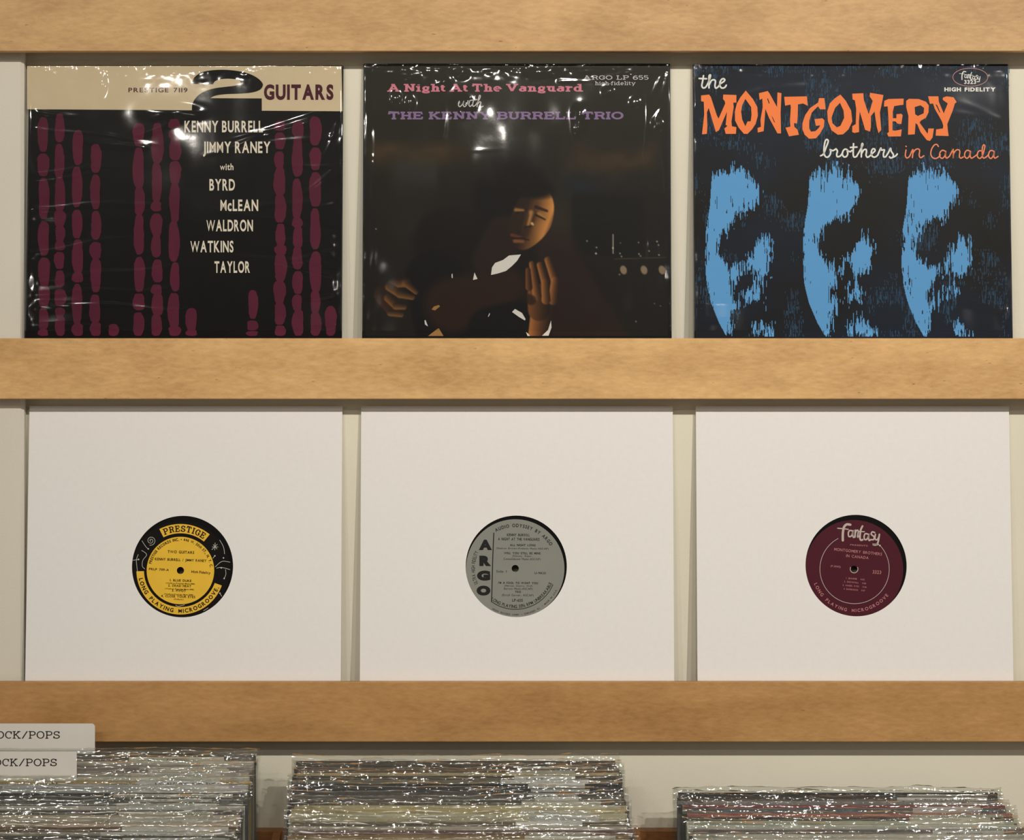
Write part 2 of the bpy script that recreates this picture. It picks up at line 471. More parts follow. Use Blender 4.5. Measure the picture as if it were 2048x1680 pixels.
# ------------------------------------------------------------------ record ledges: three wooden lips with a board behind
RT = 0.008
def ledge(pyt, pyb, mat, label):
    z1, z0 = W(0, pyt)[2], W(0, pyb)[2]
    e = empty('record_ledge', (0, 0, z0))
    tag(e, label, 'shelf', 'birch record ledges across the wall')
    box('lip', -0.95, 0.95, 0, RT, 0, z1 - z0, mat, e, b=0.0007)
    box('board', -0.95, 0.95, RT, WALL_Y, 0.008, 0.0235, M['ledge'], e)
    return z0 + 0.0235
Z1 = ledge(-20, 102.5, M['rail1'], 'birch wood ledge along the top edge of the picture')
Z2 = ledge(676.5, 798, M['rail2'], 'birch wood ledge holding up the three printed record covers')
Z3 = ledge(1364, 1484, M['rail3'], 'birch wood ledge under the three plain white sleeves')

LEAN = math.radians(3.0)
JY = RT + 0.0006

# ------------------------------------------------------------------ clear outer sleeve with real folds
def smooth_noise(nx, nz, sx, sz, rs):
    a = rs.rand(max(2, int(nz / sz) + 3), max(2, int(nx / sx) + 3))
    zi = np.linspace(0, a.shape[0] - 1.001, nz); xi = np.linspace(0, a.shape[1] - 1.001, nx)
    z0 = zi.astype(int); x0 = xi.astype(int)
    fz = (zi - z0)[:, None]; fx = (xi - x0)[None, :]
    fz = fz * fz * (3 - 2 * fz); fx = fx * fx * (3 - 2 * fx)
    A = a[z0][:, x0]; B = a[z0][:, x0 + 1]; C = a[z0 + 1][:, x0]; D = a[z0 + 1][:, x0 + 1]
    return (A * (1 - fx) + B * fx) * (1 - fz) + (C * (1 - fx) + D * fx) * fz

def film_sheet(name, w, h, folds, parent, seed, top=0.005, side=0.002, bumps=(), z_lo=0.045, mat=None):
    """front sheet of the sleeve standing just off the jacket (local frame: x 0..w, z 0..h), wrapped back at the sides"""
    rs = np.random.RandomState(seed)
    nx, nz = 210, 190
    X = np.linspace(-side, w + side, nx); Z = np.linspace(z_lo, h + top, nz)
    XX, ZZ = np.meshgrid(X, Z)
    Y = 0.0009 + 0.0007 * smooth_noise(nx, nz, 60, 60, rs) + 0.00025 * smooth_noise(nx, nz, 14, 22, rs)
    for (ax, az, bx, bz, amp, sg) in folds:
        d = np.array([bx - ax, bz - az]); L = np.hypot(*d) + 1e-9; d /= L
        t = (XX - ax) * d[0] + (ZZ - az) * d[1]; s = -(XX - ax) * d[1] + (ZZ - az) * d[0]
        s = s - 0.0015 * np.sin(t * 60 + ax * 900)
        env = np.clip(t / 0.006, 0, 1) * np.clip((L - t) / (0.6 * L), 0, 1)
        Y += .30 * amp * env * np.exp(-(s / sg) ** 2)
    for (bx, bz, rx, rz, amp) in bumps:
        Y += amp * np.exp(-((XX - bx) / rx) ** 2 - ((ZZ - bz) / rz) ** 2)
    # crumpled hem at the top and along the sides
    edge = np.exp(-np.abs(h - 0.001 - ZZ) / 0.006)
    Y += edge * (0.0011 * smooth_noise(nx, nz, 7, 3, rs) + 0.0006 * smooth_noise(nx, nz, 3, 3, rs))
    es = np.exp(-np.abs(XX) / 0.006) + np.exp(-np.abs(XX - w) / 0.006)
    Y += es * 0.0007 * smooth_noise(nx, nz, 4, 12, rs)
    Y = -Y
    # wrap round the edges of the jacket
    wrap = np.clip(-XX / side, 0, 1) + np.clip((XX - w) / side, 0, 1)
    Y += wrap * 0.0035
    over = np.clip((ZZ - h) / max(top, 1e-4), 0, 1)
    Y += over * 0.003
    ZZ = ZZ + over * 0.0035 * (smooth_noise(nx, 1, 9, 1, rs) - 0.5)
    v = np.stack([XX, Y, ZZ], -1).reshape(-1, 3)
    f = [(j * nx + i, j * nx + i + 1, (j + 1) * nx + i + 1, (j + 1) * nx + i) for j in range(nz - 1) for i in range(nx - 1)]
    return link_mesh(name, v, f, mat or M['film'], parent, smooth=True)

def album(px_l, px_r, py_mid, py_top, zledge, jmat, label):
    """leaning square jacket; returns the thing, its jacket and the plane of its front"""
    pl0 = Plane((0, JY, zledge), LEAN)
    u0, _ = pl0.uv(px_l, py_mid); u1, _ = pl0.uv(px_r, py_mid)
    _, h = pl0.uv(px_l, py_top)
    O = (u0, JY, zledge + .0003)
    e = empty('record_album', O, (-LEAN, 0, 0))
    tag(e, label, 'record album', 'printed record albums on the middle ledge')
    pl = Plane(O, LEAN)
    w = u1 - u0
    j = box('jacket', 0, w, 0, 0.0035, 0, h, jmat, e, b=0.0006)
    return e, j, pl, w, h

# ------------------------------------------------------------------ album 1: cream band, black field, burgundy dabs
BLACK1 = ink((11, 8, 7), .4, .08, .25, 30)
e1, j1, p1, w1, h1 = album(54, 685, 400, 131.5, Z2, BLACK1, 'black and cream record album patterned with columns of burgundy dabs and the word GUITARS')
P = Print(p1, .00012); P.poly([(54.3, 131.8), (683, 132.5), (685, 222.5), (54.3, 218.5)]); P.emit('cream_band', ink((211, 192, 158), .5, .12, .03, 40), j1)
two_top = spline([(80, 380), (95, 325), (130, 285), (190, 250), (280, 230), (400, 222), (520, 227), (640, 245), (740, 275), (820, 320), (866, 368), (872, 400), (850, 438), (800, 464), (720, 481), (600, 490), (480, 494), (380, 504), (318, 520), (285, 540)], 3)
two_in = spline([(78, 640), (86, 598), (112, 550), (160, 500), (230, 460), (330, 430), (450, 414), (550, 402), (600, 390), (624, 364), (608, 342), (565, 328), (500, 322), (430, 324), (370, 335), (332, 355), (315, 384)], 3)
P = Print(p1, .0003); P.poly(zc(two_top + [(860, 543), (861, 700), (78, 700)] + two_in, 370, 100)); P.emit('numeral', ink((9, 7, 6), .4, .08), j1)
P = Print(p1, .0003); P.text('PRESTIGE 7119', 257, 375, 184.5, 9.2, SANS(.012), gap=.17, space=.45); P.text('GUITARS', 528, 667, 198, 29, SANS(.045), gap=.10)
P.emit('lettering', ink((72, 22, 34), .45, .12), j1)
P = Print(p1, .0003)
for s_, x0, x1, b in (('KENNY BURRELL', 369, 526, 264), ('JIMMY RANEY', 406, 541, 305.5), ('BYRD', 419, 470, 380.5), ('McLEAN', 441, 516.5, 421.5), ('WALDRON', 413, 506, 462), ('WATKINS', 381, 467, 504), ('TAYLOR', 429, 500, 545)):
    P.text(s_, x0, x1, b, 23, SANS(.026), gap=.115, space=.28)
P.text('with', 440, 467, 340, 13.5, SANS(.022), gap=.08)
P.emit('lettering', ink((232, 220, 200), .5, .12), j1)
P = Print(p1, .0003)
rs = random.Random(5)
def dab(cx, y0, y1, w):
    n = 30; hh = (y1 - y0) / 2; cy = (y0 + y1) / 2; pts = []
    ph = rs.random() * 6
    for i in range(n):
        a = 2 * PI * i / n
        r = (abs(math.cos(a)) ** 0.62) * (1 if math.cos(a) > 0 else -1)
        q = (abs(math.sin(a)) ** 0.85) * (1 if math.sin(a) > 0 else -1)
        wob = 1 + .09 * math.sin(3 * a + ph) + rs.uniform(-.08, .07)
        pts.append((cx + w / 2 * r * wob, cy + hh * q * (1 + rs.uniform(-.02, .02))))
    P.poly(pts)
for cx, y0, y1 in ((87, 234, 672), (120, 227, 672), (155, 260, 672), (191, 288, 672), (278, 246, 672), (314, 246, 672), (349, 238, 672), (560, 242, 672), (595, 242, 672), (630, 233, 672), (384, 616, 672), (506, 580, 672), (661, 612, 672), (228, 648, 672)):
    y = y0
    while y < y1 - 4:
        L_ = rs.choice((20, 34, 46, 58, 70, 82)); L_ = min(L_, y1 - y)
        if L_ < 10: break
        dab(cx + rs.uniform(-1.5, 1.5), y, y + L_, rs.uniform(19, 24.5))
        y += L_ + rs.choice((-4, -3, 1, 3, 4))
P.emit('dab_pattern', ink((88, 24, 47), .5, .12, .12, 25), j1)
def ploc(pl, px, py): return pl.uv(px, py)
def folds(pl, w, lst):
    out = []
    for (x0, y0, x1, y1, a, s) in lst:
        A = ploc(pl, x0, y0); B = ploc(pl, x1, y1)
        out.append((A[0], A[1], B[0], B[1], a, s))
    return out
def rndfolds(pl, n, seed, sides=True):
    r = random.Random(seed); out = []
    for i in range(n):
        left = r.random() < .5
        u0, _ = pl.uv(1024, 400)
        x = 0
        out.append((left, r.uniform(.06, .31), r.uniform(.03, .16), r.uniform(-.02, .03), r.uniform(.0003, .0009), r.uniform(.0012, .003)))
    return out
F1 = folds(p1, w1, [(62, 415, 330, 405, .0010, .0022), (62, 432, 200, 436, .0007, .0016), (60, 505, 300, 470, .0010, .0022), (60, 512, 200, 490, .0007, .0016), (75, 562, 420, 525, .0010, .0025), (60, 588, 420, 575, .0009, .0018), (72, 605, 480, 625, .0011, .0020), (60, 647, 420, 670, .0009, .0018), (64, 346, 280, 330, .0006, .002),
    (676, 332, 560, 330, .0009, .0018), (676, 330, 590, 400, .0008, .0018), (672, 505, 520, 530, .0010, .003), (676, 648, 560, 668, .0009, .002), (660, 222, 430, 290, .0010, .0025), (640, 228, 400, 315, .0008, .0022), (300, 300, 110, 270, .0008, .003), (360, 235, 200, 300, .001, .004), (676, 240, 640, 330, .0008, .0015)])
for (lf, z, l, dz, a, s) in rndfolds(p1, 14, 3):
    F1.append((0.004, z, l, z + dz, a, s) if lf else (w1 - .004, z, w1 - l, z + dz, a, s))
q = ploc(p1, 350, 226)
B1 = [(q[0], q[1], .022, .006, .0016), (ploc(p1, 205, 160)[0], ploc(p1, 205, 168)[1], .003, .010, .0010)]
film_sheet('clear_sleeve', w1, h1, F1, e1, 21, top=.0065, bumps=B1)

# ------------------------------------------------------------------ album 2: dark night photograph (generic player), soft print on a fine colour grid
BLACK2 = ink((16, 15, 13), .3, .12)
e2, j2, p2, w2, h2 = album(725.5, 1342, 400, 127.5, Z2, BLACK2, 'black record album with a dark photograph of a leaning guitarist and lilac lettering')
def painted(pl, parent, x0, x1, y0, y1, step, fn, name):
    nx = int((x1 - x0) / step) + 1; ny = int((y1 - y0) / step) + 1
    X, Y = np.meshgrid(np.linspace(x0, x1, nx), np.linspace(y0, y1, ny))
    C = np.clip(fn(X, Y) * 1.12 - 9, 0, 255) / 255.0
    C = np.where(C <= .04045, C / 12.92, ((C + .055) / 1.055) ** 2.4)
    A = pl.uv(x0, y0); B = pl.uv(x1, y1)
    vs = []
    for y in np.linspace(y0, y1, ny):
        a = pl.uv(x0, y); b = pl.uv(x1, y)
        for t in np.linspace(0, 1, nx): vs.append((a[0] + (b[0] - a[0]) * t, -.0001, a[1]))
    fs = [(j * nx + i, (j + 1) * nx + i, (j + 1) * nx + i + 1, j * nx + i + 1) for j in range(ny - 1) for i in range(nx - 1)]
    m, nt, b = new_mat(name + '_ink')
    at = nt.nodes.new('ShaderNodeVertexColor'); at.layer_name = 'print'
    nt.links.new(at.outputs['Color'], b.inputs['Base Color'])
    b.inputs['Roughness'].default_value = .45; b.inputs['Specular IOR Level'].default_value = .12
    o = link_mesh(name, vs, fs, m, parent)
    ca = o.data.color_attributes.new('print', 'FLOAT_COLOR', 'POINT')
    rgba = np.ones((ny * nx, 4), dtype=np.float32); rgba[:, :3] = C.reshape(-1, 3)
    ca.data.foreach_set('color', rgba.ravel())
    return o
def cap(X, Y, x0, y0, x1, y1, r0, r1):
    """tapered capsule: signed distance (negative inside), lateral -1..1"""
    dx, dy = x1 - x0, y1 - y0; L2 = dx * dx + dy * dy
    t = np.clip(((X - x0) * dx + (Y - y0) * dy) / L2, 0, 1)
    d = np.hypot(X - x0 - t * dx, Y - y0 - t * dy)
    r = r0 + (r1 - r0) * t
    lat = ((X - x0) * dy - (Y - y0) * dx) / (math.sqrt(L2) * r)
    return d - r, lat
def mixc(C, m, col):
    return C * (1 - m[..., None]) + np.array(col, float) * m[..., None]
def soft(d, w): return np.clip(.5 - d / w, 0, 1)
def ell(X, Y, cx, cy, rx, ry, rot=0):
    c, s = math.cos(rot), math.sin(rot)
    x = (X - cx) * c + (Y - cy) * s; y = -(X - cx) * s + (Y - cy) * c
    return (np.hypot(x / rx, y / ry) - 1) * min(rx, ry), x / rx, y / ry
def night(X, Y):
    rs = np.random.RandomState(4)
    ny, nx = X.shape
    C = np.zeros((ny, nx, 3)) + np.array([24, 20, 15.])
    n1 = smooth_noise(nx, ny, 50, 40, rs); n2 = smooth_noise(nx, ny, 18, 14, rs)
    up = np.clip((430 - Y) / 250, 0, 1)
    C = C + up[..., None] * np.array([17, 18, 14.])
    # dusk bands behind the player
    b = np.exp(-((Y - 308 - 14 * (n1 - .5)) / 24) ** 2) * np.clip((955 - X) / 60, 0, 1) * np.clip((X - 728) / 20, 0, 1)
    C = mixc(C, .55 * b * (.6 + .6 * n2), (88, 66, 34))
    b = np.exp(-((Y - 345 - 30 * (n1 - .5)) / 30) ** 2) * np.clip((880 - X) / 10, 0, 1) * np.clip((X - 770) / 30, 0, 1)
    C = mixc(C, .45 * b, (58, 60, 62))
    b = np.exp(-((Y - 330 - 50 * (n1 - .5) + (X - 1130) * .1) / 34) ** 2) * np.clip((X - 1110) / 50, 0, 1) * np.clip((1325 - X) / 30, 0, 1)
    C = mixc(C, .5 * b * (.4 + n2), (80, 58, 34))
    b = np.exp(-((Y - 375) / 26) ** 2 - ((X - 1165) / 42) ** 2)
    C = mixc(C, .5 * b, (18, 32, 50))
    b = np.exp(-((Y - 440) / 60) ** 2 - ((X - 1118) / 32) ** 2)
    C = mixc(C, .5 * b, (60, 50, 34))
    b = np.exp(-((Y - 445) / 55) ** 2 - ((X - 820) / 60) ** 2)
    C = mixc(C, .35 * b, (48, 46, 38))
    b = ((X > 1143) & (X < 1290) & (Y > 380) & (Y < 520)) * 1.0
    C = mixc(C, .8 * b * soft(np.abs(X - 1216) - 72, 12) * soft(np.abs(Y - 450) - 62, 14), (16, 13, 10))
    # suit: shoulders and sleeve sweeping down
    d, _ = cap(X, Y, 900, 490, 1120, 600, 75, 95); C = mixc(C, soft(d, 14), (17, 10, 7))
    d, l = cap(X, Y, 1110, 500, 1180, 690, 40, 80); C = mixc(C, .8 * soft(d, 20), (40, 24, 18))
    d, l = cap(X, Y, 870, 560, 900, 700, 60, 60); C = mixc(C, soft(d, 10), (10, 7, 6))
    d, l = cap(X, Y, 905, 610, 1010, 575, 55, 40); C = mixc(C, soft(d, 18), (40, 22, 12))
    d, l = cap(X, Y, 980, 660, 1040, 640, 45, 40); C = mixc(C, soft(d, 10), (9, 7, 6))
    # hair, neck, head
    d, _, _ = ell(X, Y, 1020, 395, 72, 78, .4); C = mixc(C, .9 * soft(d, 24), (12, 8, 6))
    d, _ = cap(X, Y, 1010, 470, 985, 520, 40, 40); C = mixc(C, soft(d, 10), (34, 22, 15))
    rot = .38
    d, ex, ey = ell(X, Y, 1063, 438, 41, 66, rot)
    jaw = np.where(ey > .1, 1 + .32 * (ey - .1) ** 1.2 * np.abs(ex), 1)
    d = (np.hypot(ex * np.where(ey > .0, 1 + .30 * np.clip(ey, 0, 1) ** 1.5, 1), np.sign(ey) * np.abs(ey) ** 1.0) - 1) * 41
    m = soft(d, 2.4)
    lit = np.clip(.30 + .78 * ex - .16 * ey - .25 * np.exp(-((ex - .05) / .16) ** 2 - ((ey - .1) / .5) ** 2), 0, 1) * np.clip(1.25 - np.clip(ex, 0, 1) ** 6, .6, 1)
    skin = np.stack([40 + 142 * lit, 25 + 100 * lit, 14 + 52 * lit], -1) * (.92 + .16 * n2[..., None])
    C = C * (1 - m[..., None]) + skin * m[..., None]
    d, _, _ = ell(X, Y, 1050, 371, 58, 22, .22); C = mixc(C, soft(d, 9) , (14, 9, 7))
    d, _ = cap(X, Y, 1020, 380, 1008, 420, 16, 10); C = mixc(C, soft(d, 9), (14, 9, 7))
    for (x0, y0, x1, y1, r, col, wv) in (
            (1028, 413, 1044, 408, 2.6, (38, 22, 14), 2), (1072, 414, 1094, 422, 3.4, (36, 22, 14), 2.5),   # brows
            (1032, 420, 1046, 421, 4.0, (150, 108, 62), 4), (1078, 428, 1092, 436, 3.8, (150, 108, 60), 4),  # lids
            (1032, 425, 1047, 424, 1.8, (28, 16, 10), 2), (1072, 430, 1090, 439, 2.2, (30, 18, 11), 2),     # lashes
            (1062, 425, 1056, 452, 4.5, (168, 120, 70), 6), (1054, 430, 1048, 452, 4.0, (66, 42, 24), 6),     # nose
            (1050, 455, 1060, 453, 3.2, (34, 20, 12), 3), (1064, 447, 1066, 449, 2.5, (215, 180, 130), 3),
            (1024, 470, 1042, 475, 3.6, (92, 52, 34), 3), (1030, 482, 1046, 483, 4.0, (128, 78, 50), 4),       # lips
            (1026, 477, 1042, 476, 1.7, (24, 14, 9), 2), (1042, 476, 1058, 480, 1.7, (30, 18, 11), 2)):
        d, _ = cap(X, Y, x0, y0, x1, y1, r, r * .7); C = mixc(C, .85 * soft(d, wv), col)
    # fretting hand: wrist, palm, four fingers and a thumb tip
    def limb(C, x0, y0, x1, y1, r0, r1, hi, side=1, k=1.0):
        d, l = cap(X, Y, x0, y0, x1, y1, r0, r1)
        li = np.clip(.62 + .45 * l * side, .08, 1) ** 1.2
        col = np.stack([18 + hi[0] * li, 11 + hi[1] * li, 6 + hi[2] * li], -1)
        m = k * soft(d, 2.5)[..., None]
        return C * (1 - m) + col * m
    H = (130, 84, 44)
    C = limb(C, 1086, 600, 1076, 672, 22, 20, H, -1)
    C = limb(C, 1078, 592, 1078, 620, 24, 22, (88, 56, 30), -1)
    C = limb(C, 1096, 520, 1110, 562, 7, 8, H, -1); C = limb(C, 1110, 562, 1106, 600, 8, 10, H, -1)
    C = limb(C, 1080, 530, 1090, 565, 6.5, 7.5, H, -1); C = limb(C, 1090, 565, 1092, 600, 7.5, 9, H, -1)
    C = limb(C, 1064, 528, 1069, 560, 6, 7, H, -1); C = limb(C, 1069, 560, 1074, 592, 7, 9, H, -1)
    C = limb(C, 1056, 540, 1058, 575, 5, 7, (90, 56, 30), -1)
    d, _ = cap(X, Y, 1062, 600, 1040, 590, 10, 8); C = mixc(C, .7 * soft(d, 4), (30, 18, 11))
    # plucking hand
    H2 = (96, 66, 34)
    C = limb(C, 768, 590, 785, 612, 20, 18, (38, 24, 14), -1)
    C = limb(C, 785, 567, 812, 565, 9, 9, H2, -1); C = limb(C, 812, 566, 832, 584, 8, 5, H2, -1)
    C = limb(C, 778, 574, 800, 588, 8, 8, H2, -1); C = limb(C, 800, 588, 824, 594, 8, 6, H2, -1)
    C = limb(C, 776, 596, 792, 612, 8, 7.5, H2, -1); C = limb(C, 792, 612, 808, 614, 7, 5.5, H2, -1)
    C = limb(C, 780, 626, 802, 629, 6.5, 5.5, H2, -1)
    # shoulder-high lamps and far city lights
    for (x, y, r, k) in ((1174, 482, 2, .9), (1193, 495, 2.2, .9), (1192, 507, 3, 1), (1241, 486, 1.6, .7), (1240, 507, 2, .9), (1243, 513, 2, .9), (1277, 485, 2, .8), (1278, 508, 2, 1), (1281, 512, 2, .9), (1298, 502, 2, .9), (1314, 483, 2.2, 1), (1317, 490, 2, .9), (1318, 510, 2.2, .9), (1239, 549, 2, .8), (1309, 607, 1.6, .7), (1321, 612, 1.6, .6), (1272, 643, 2, .8), (752, 458, 1.8, .9), (1226, 496, 2.4, 1)):
        C = mixc(C, k * soft(np.hypot(X - x, Y - y) - r * .6, 2.2), (190, 180, 165))
    C = mixc(C, .8 * soft(np.abs(X - 1226) - .9 + 40 * (np.abs(Y - 488) > 20), 1.5), (200, 192, 178))
    d, _ = cap(X, Y, 1228, 518, 1330, 515, .8, .8); C = mixc(C, .5 * soft(d, 1.6), (110, 92, 66))
    for (x, y) in ((1247, 540), (1288, 540), (1324, 540)):
        d, _, _ = ell(X, Y, x, y, 6.5, 9, -.3); C = mixc(C, .8 * soft(d, 2), (150, 128, 104))
    return C
painted(p2, j2, 731, 1336, 134, 672, 1.5, night, 'photo_print')
P = Print(p2, .0003)
P.poly([(982, 550), (984, 535), (990, 526), (1006, 520), (1018, 511), (1042, 509), (1034, 522), (1024, 532), (1012, 542), (996, 547)])
P.poly([(1024, 624), (1030, 618), (1044, 626), (1051, 638), (1050, 641), (1038, 634)]); P.poly([(1052, 664), (1057, 668), (1060, 672), (1055, 672)])
P.poly([(1102, 641), (1103, 655), (1097, 671.5), (1084, 671.5), (1096, 660)]); P.poly([(946, 560), (949, 545), (955, 558)]); P.poly([(903, 549), (905, 547), (905.5, 556), (903.5, 556)])
P.poly([(849, 641), (851, 640), (856, 653), (850, 649)]); P.poly([(976, 633), (979, 626), (980, 628), (977, 634)])
P.emit('shirt_print', ink((214, 208, 200), .5, .12), j2)
P = Print(p2, .0003); P.poly([(856, 672), (876, 657), (878, 657), (887, 672)]); P.poly([(863, 619), (868, 613), (878, 610), (880, 613), (870, 621)]); P.emit('guitar_print', ink((150, 112, 62), .5, .12), j2)
P = Print(p2, .0003); P.text('A Night At The Vanguard', 774.5, 1166, 183.5, 15.5, SLAB(.25, .16, .1), capn=1, gap=.07, space=.30)
P.emit('lettering', ink((214, 128, 146), .5, .12), j2)
P = Print(p2, .0003); P.text('THE KENNY BURRELL TRIO', 776, 1247, 239, 15.5, SLAB(.22, .2, .09), capn=1, gap=.06, space=.40)
P.emit('lettering', ink((138, 112, 152), .5, .12), j2)
P = Print(p2, .0003); P.text('ARGO LP 655', 1166, 1297, 159.5, 8.5, SLAB(.14, .13, .13), capn=1, gap=.1, space=.5)
P.text('high-fidelity', 1190, 1271, 170.5, 8, SLAB(.13, .12, .08), capn=1, gap=.08)
for st in ([(1225, 575), (1214, 612), (1228, 636), (1258, 612), (1275, 575), (1266, 612), (1284, 636), (1312, 605), (1322, 568)], [(1340, 575), (1332, 612), (1345, 634), (1365, 615)], [(1400, 515), (1375, 600), (1380, 632), (1405, 620)], [(1345, 566), (1422, 556)], [(1405, 620), (1450, 550), (1460, 515), (1445, 520), (1422, 636)], [(1424, 615), (1450, 582), (1466, 590), (1455, 625), (1468, 640), (1492, 630)]):
    P.pen(zc(st, 700, 100), 2.0)
P.pen(zc([(1345, 530), (1350, 522)], 700, 100), 2.0)
P.emit('lettering', ink((206, 200, 196), .5, .12), j2)
F2 = folds(p2, w2, [(738, 140, 930, 143, .0008, .0014), (741, 250, 743, 660, .0005, .0012), (1291, 180, 1293, 660, .0006, .0012), (1326, 240, 1330, 660, .0006, .0012), (1334, 142, 1322, 200, .0011, .0018), (1328, 150, 1300, 200, .0009, .0015), (1322, 213, 1300, 250, .0009, .0015), (1110, 160, 1190, 168, .0009, .0014), (884, 290, 888, 200, .0005, .003), (792, 190, 800, 210, .0011, .002), (1330, 130, 1180, 160, .0007, .002)])
for (lf, z, l, dz, a, s) in rndfolds(p2, 8, 8):
    F2.append((0.004, z, l, z + dz, a * .6, s * 1.4) if lf else (w2 - .004, z, w2 - l, z + dz, a * .6, s * 1.4))
def bump(pl, px, py, rx, rz, a):
    u = pl.uv(px, py); return (u[0], u[1], rx, rz, a)
B2 = [bump(p2, 792, 196, .004, .007, .0012), bump(p2, 820, 150, .008, .004, .0008), bump(p2, 820, 205, .004, .007, .0009), bump(p2, 885, 165, .007, .006, .0011), bump(p2, 930, 210, .008, .008, .0011), bump(p2, 1217, 184, .005, .005, .0010), bump(p2, 1160, 230, .006, .010, .0011), bump(p2, 1156, 258, .004, .006, .0009), bump(p2, 1082, 145, .014, .004, .0010), bump(p2, 1315, 250, .005, .006, .001), bump(p2, 1270, 205, .005, .005, .0008), bump(p2, 925, 145, .006, .005, .0009)]
film_sheet('clear_sleeve', w2, h2, F2, e2, 22, top=.0075, bumps=B2)

# ------------------------------------------------------------------ album 3: three blue half-lit heads in rough woodcut, orange cut letters
NAVY = plain('navy_print', (12, 18, 28), .45, .12)
nt = NAVY.node_tree; _n = nt.nodes.new('ShaderNodeTexNoise'); _n.inputs['Scale'].default_value = 9; _n.inputs['Detail'].default_value = 5
_t = nt.nodes.new('ShaderNodeTexCoord'); nt.links.new(_t.outputs['Object'], _n.inputs['Vector'])
_r = nt.nodes.new('ShaderNodeValToRGB'); _r.color_ramp.elements[0].position = .40; _r.color_ramp.elements[1].position = .60
_r.color_ramp.elements[0].color = (*lin((13, 9, 7)), 1); _r.color_ramp.elements[1].color = (*lin((9, 21, 38)), 1)
nt.links.new(_n.outputs['Fac'], _r.inputs['Fac']); nt.links.new(_r.outputs['Color'], nt.nodes['Principled BSDF'].inputs['Base Color'])
e3, j3, p3, w3, h3 = album(1387.5, 2021.5, 400, 128.5, Z2, NAVY, 'record album with three half-lit blue faces under big orange hand-cut letters')
def inside(X, Y, poly):
    r = np.zeros(X.shape, bool); n = len(poly); j = n - 1
    for i in range(n):
        xi, yi = poly[i]; xj, yj = poly[j]
        c = ((yi > Y) != (yj > Y)) & (X < (xj - xi) * (Y - yi) / (yj - yi + 1e-9) + xi)
        r ^= c; j = i
    return r
step = 1.1
gx = np.arange(1390, 2019, step); gy = np.arange(132, 673, step)
GX, GY = np.meshgrid(gx, gy)
rs3 = np.random.RandomState(9)
nyy, nxx = GX.shape
jit = np.repeat(rs3.randn(nxx // 2 + 2), 2)[:nxx] * 5 + np.repeat(rs3.randn(nxx // 5 + 2), 5)[:nxx] * 5
streak = .5 + 1.7 * (.55 * smooth_noise(nxx, nyy, 1.6, 26, rs3) + .45 * smooth_noise(nxx, nyy, 1.1, 9, rs3) - .5)
def head(dx, s, v):
    """generic head lit from its left: crisp outline, rough shade"""
    f = lambda pts: [(1410 + dx + x * s, 340 + y) for x, y in pts]
    crisp = f([(16, -30), (10, 70), (2, 120), (0, 190), (4, 230), (12, 265), (28, 305), (50, 345), (160, 345), (200, -30)])
    light = [f([(18, 10), (50, -2), (80, 2), (104, 26), (112, 60), (90, 66), (86, 96), (60, 94), (40, 118), (22, 150), (30, 176), (56, 196), (78, 190), (100, 156), (124, 128), (132, 160), (128, 200), (112, 214), (96, 222), (86, 250), (70, 262), (56, 280), (50, 345), (0, 345), (0, 20)]),
             f([(74, 230), (96, 222), (112, 244), (120, 262), (96, 256), (74, 264), (60, 276)]),
             f([(94, 312), (112, 306), (134, 322), (150, 336), (110, 336)]) if v != 1 else f([(84, 306), (106, 300), (140, 326), (150, 340), (100, 332)])]
    dark = [f([(92, 186), (98, 200), (92, 222), (104, 226), (84, 246), (60, 262), (46, 258), (56, 226), (74, 204)]),
            f([(26, 140), (44, 128), (62, 126), (66, 134), (40, 144)]), f([(34, 158), (60, 152), (78, 160), (70, 172), (48, 170)])]
    if v == 1: dark[1] = f([(24, 142), (50, 124), (84, 128), (60, 144), (34, 150)])
    if v == 2: dark[2] = f([(30, 150), (60, 148), (86, 156), (72, 176), (44, 172)])
    return crisp, light, dark
def boxblur(a, r, ax):
    k = np.ones(2 * r + 1) / (2 * r + 1)
    return np.apply_along_axis(lambda m_: np.convolve(m_, k, mode='same'), ax, a)
blue = np.zeros(GX.shape, bool)
for dx, s, v in ((0, 1.0, 0), (195, 1.06, 1), (393, 1.04, 2)):
    crisp, light, dark = head(dx, s, v)
    m = np.zeros(GX.shape)
    for pgn in light: m = np.maximum(m, inside(GX, GY + jit[None, :], pgn))
    for pgn in dark: m = m * (1 - inside(GX, GY + .6 * jit[None, :], pgn))
    mb = boxblur(boxblur(m.astype(float), 13, 0), 8, 1)
    rough_ = np.clip(.25 + 1.0 * smooth_noise(nxx, nyy, 24, 40, rs3), .3, 1.25)
    side = np.clip((GX - (1410 + dx + 75)) / 90, 0, 1)
    b = (mb + (streak - .5) * 1.25 * rough_) > .5
    b &= (mb > .05)
    b &= inside(GX, GY, crisp)
    blue |= b
def runs(mask, name, mat, parent, pl, depth):
    v, f = [], []
    ztab = [pl.uv(1700, y)[1] for y in list(gy) + [gy[-1] + step]]
    for i in range(mask.shape[1]):
        col = mask[:, i]; j = 0; n = len(col)
        idx = np.flatnonzero(np.diff(np.concatenate([[0], col.astype(int), [0]])))
        for a, b_ in zip(idx[0::2], idx[1::2]):
            x0 = gx[i] - step * .52; x1 = gx[i] + step * .52
            k = len(v); za, zb = ztab[a], ztab[b_]
            ya = gy[a]; yb = gy[min(b_, n - 1)]
            y = -(depth + (i % 2) * 3e-6)
            v += [(pl.uv(x0, ya)[0], y, za), (pl.uv(x1, ya)[0], y, za), (pl.uv(x1, yb)[0], y, zb), (pl.uv(x0, yb)[0], y, zb)]
            f.append((k, k + 3, k + 2, k + 1))
    return link_mesh(name, v, f, mat, parent)
runs(blue, 'face_print', ink((96, 160, 214), .5, .12), j3, p3, .0001)
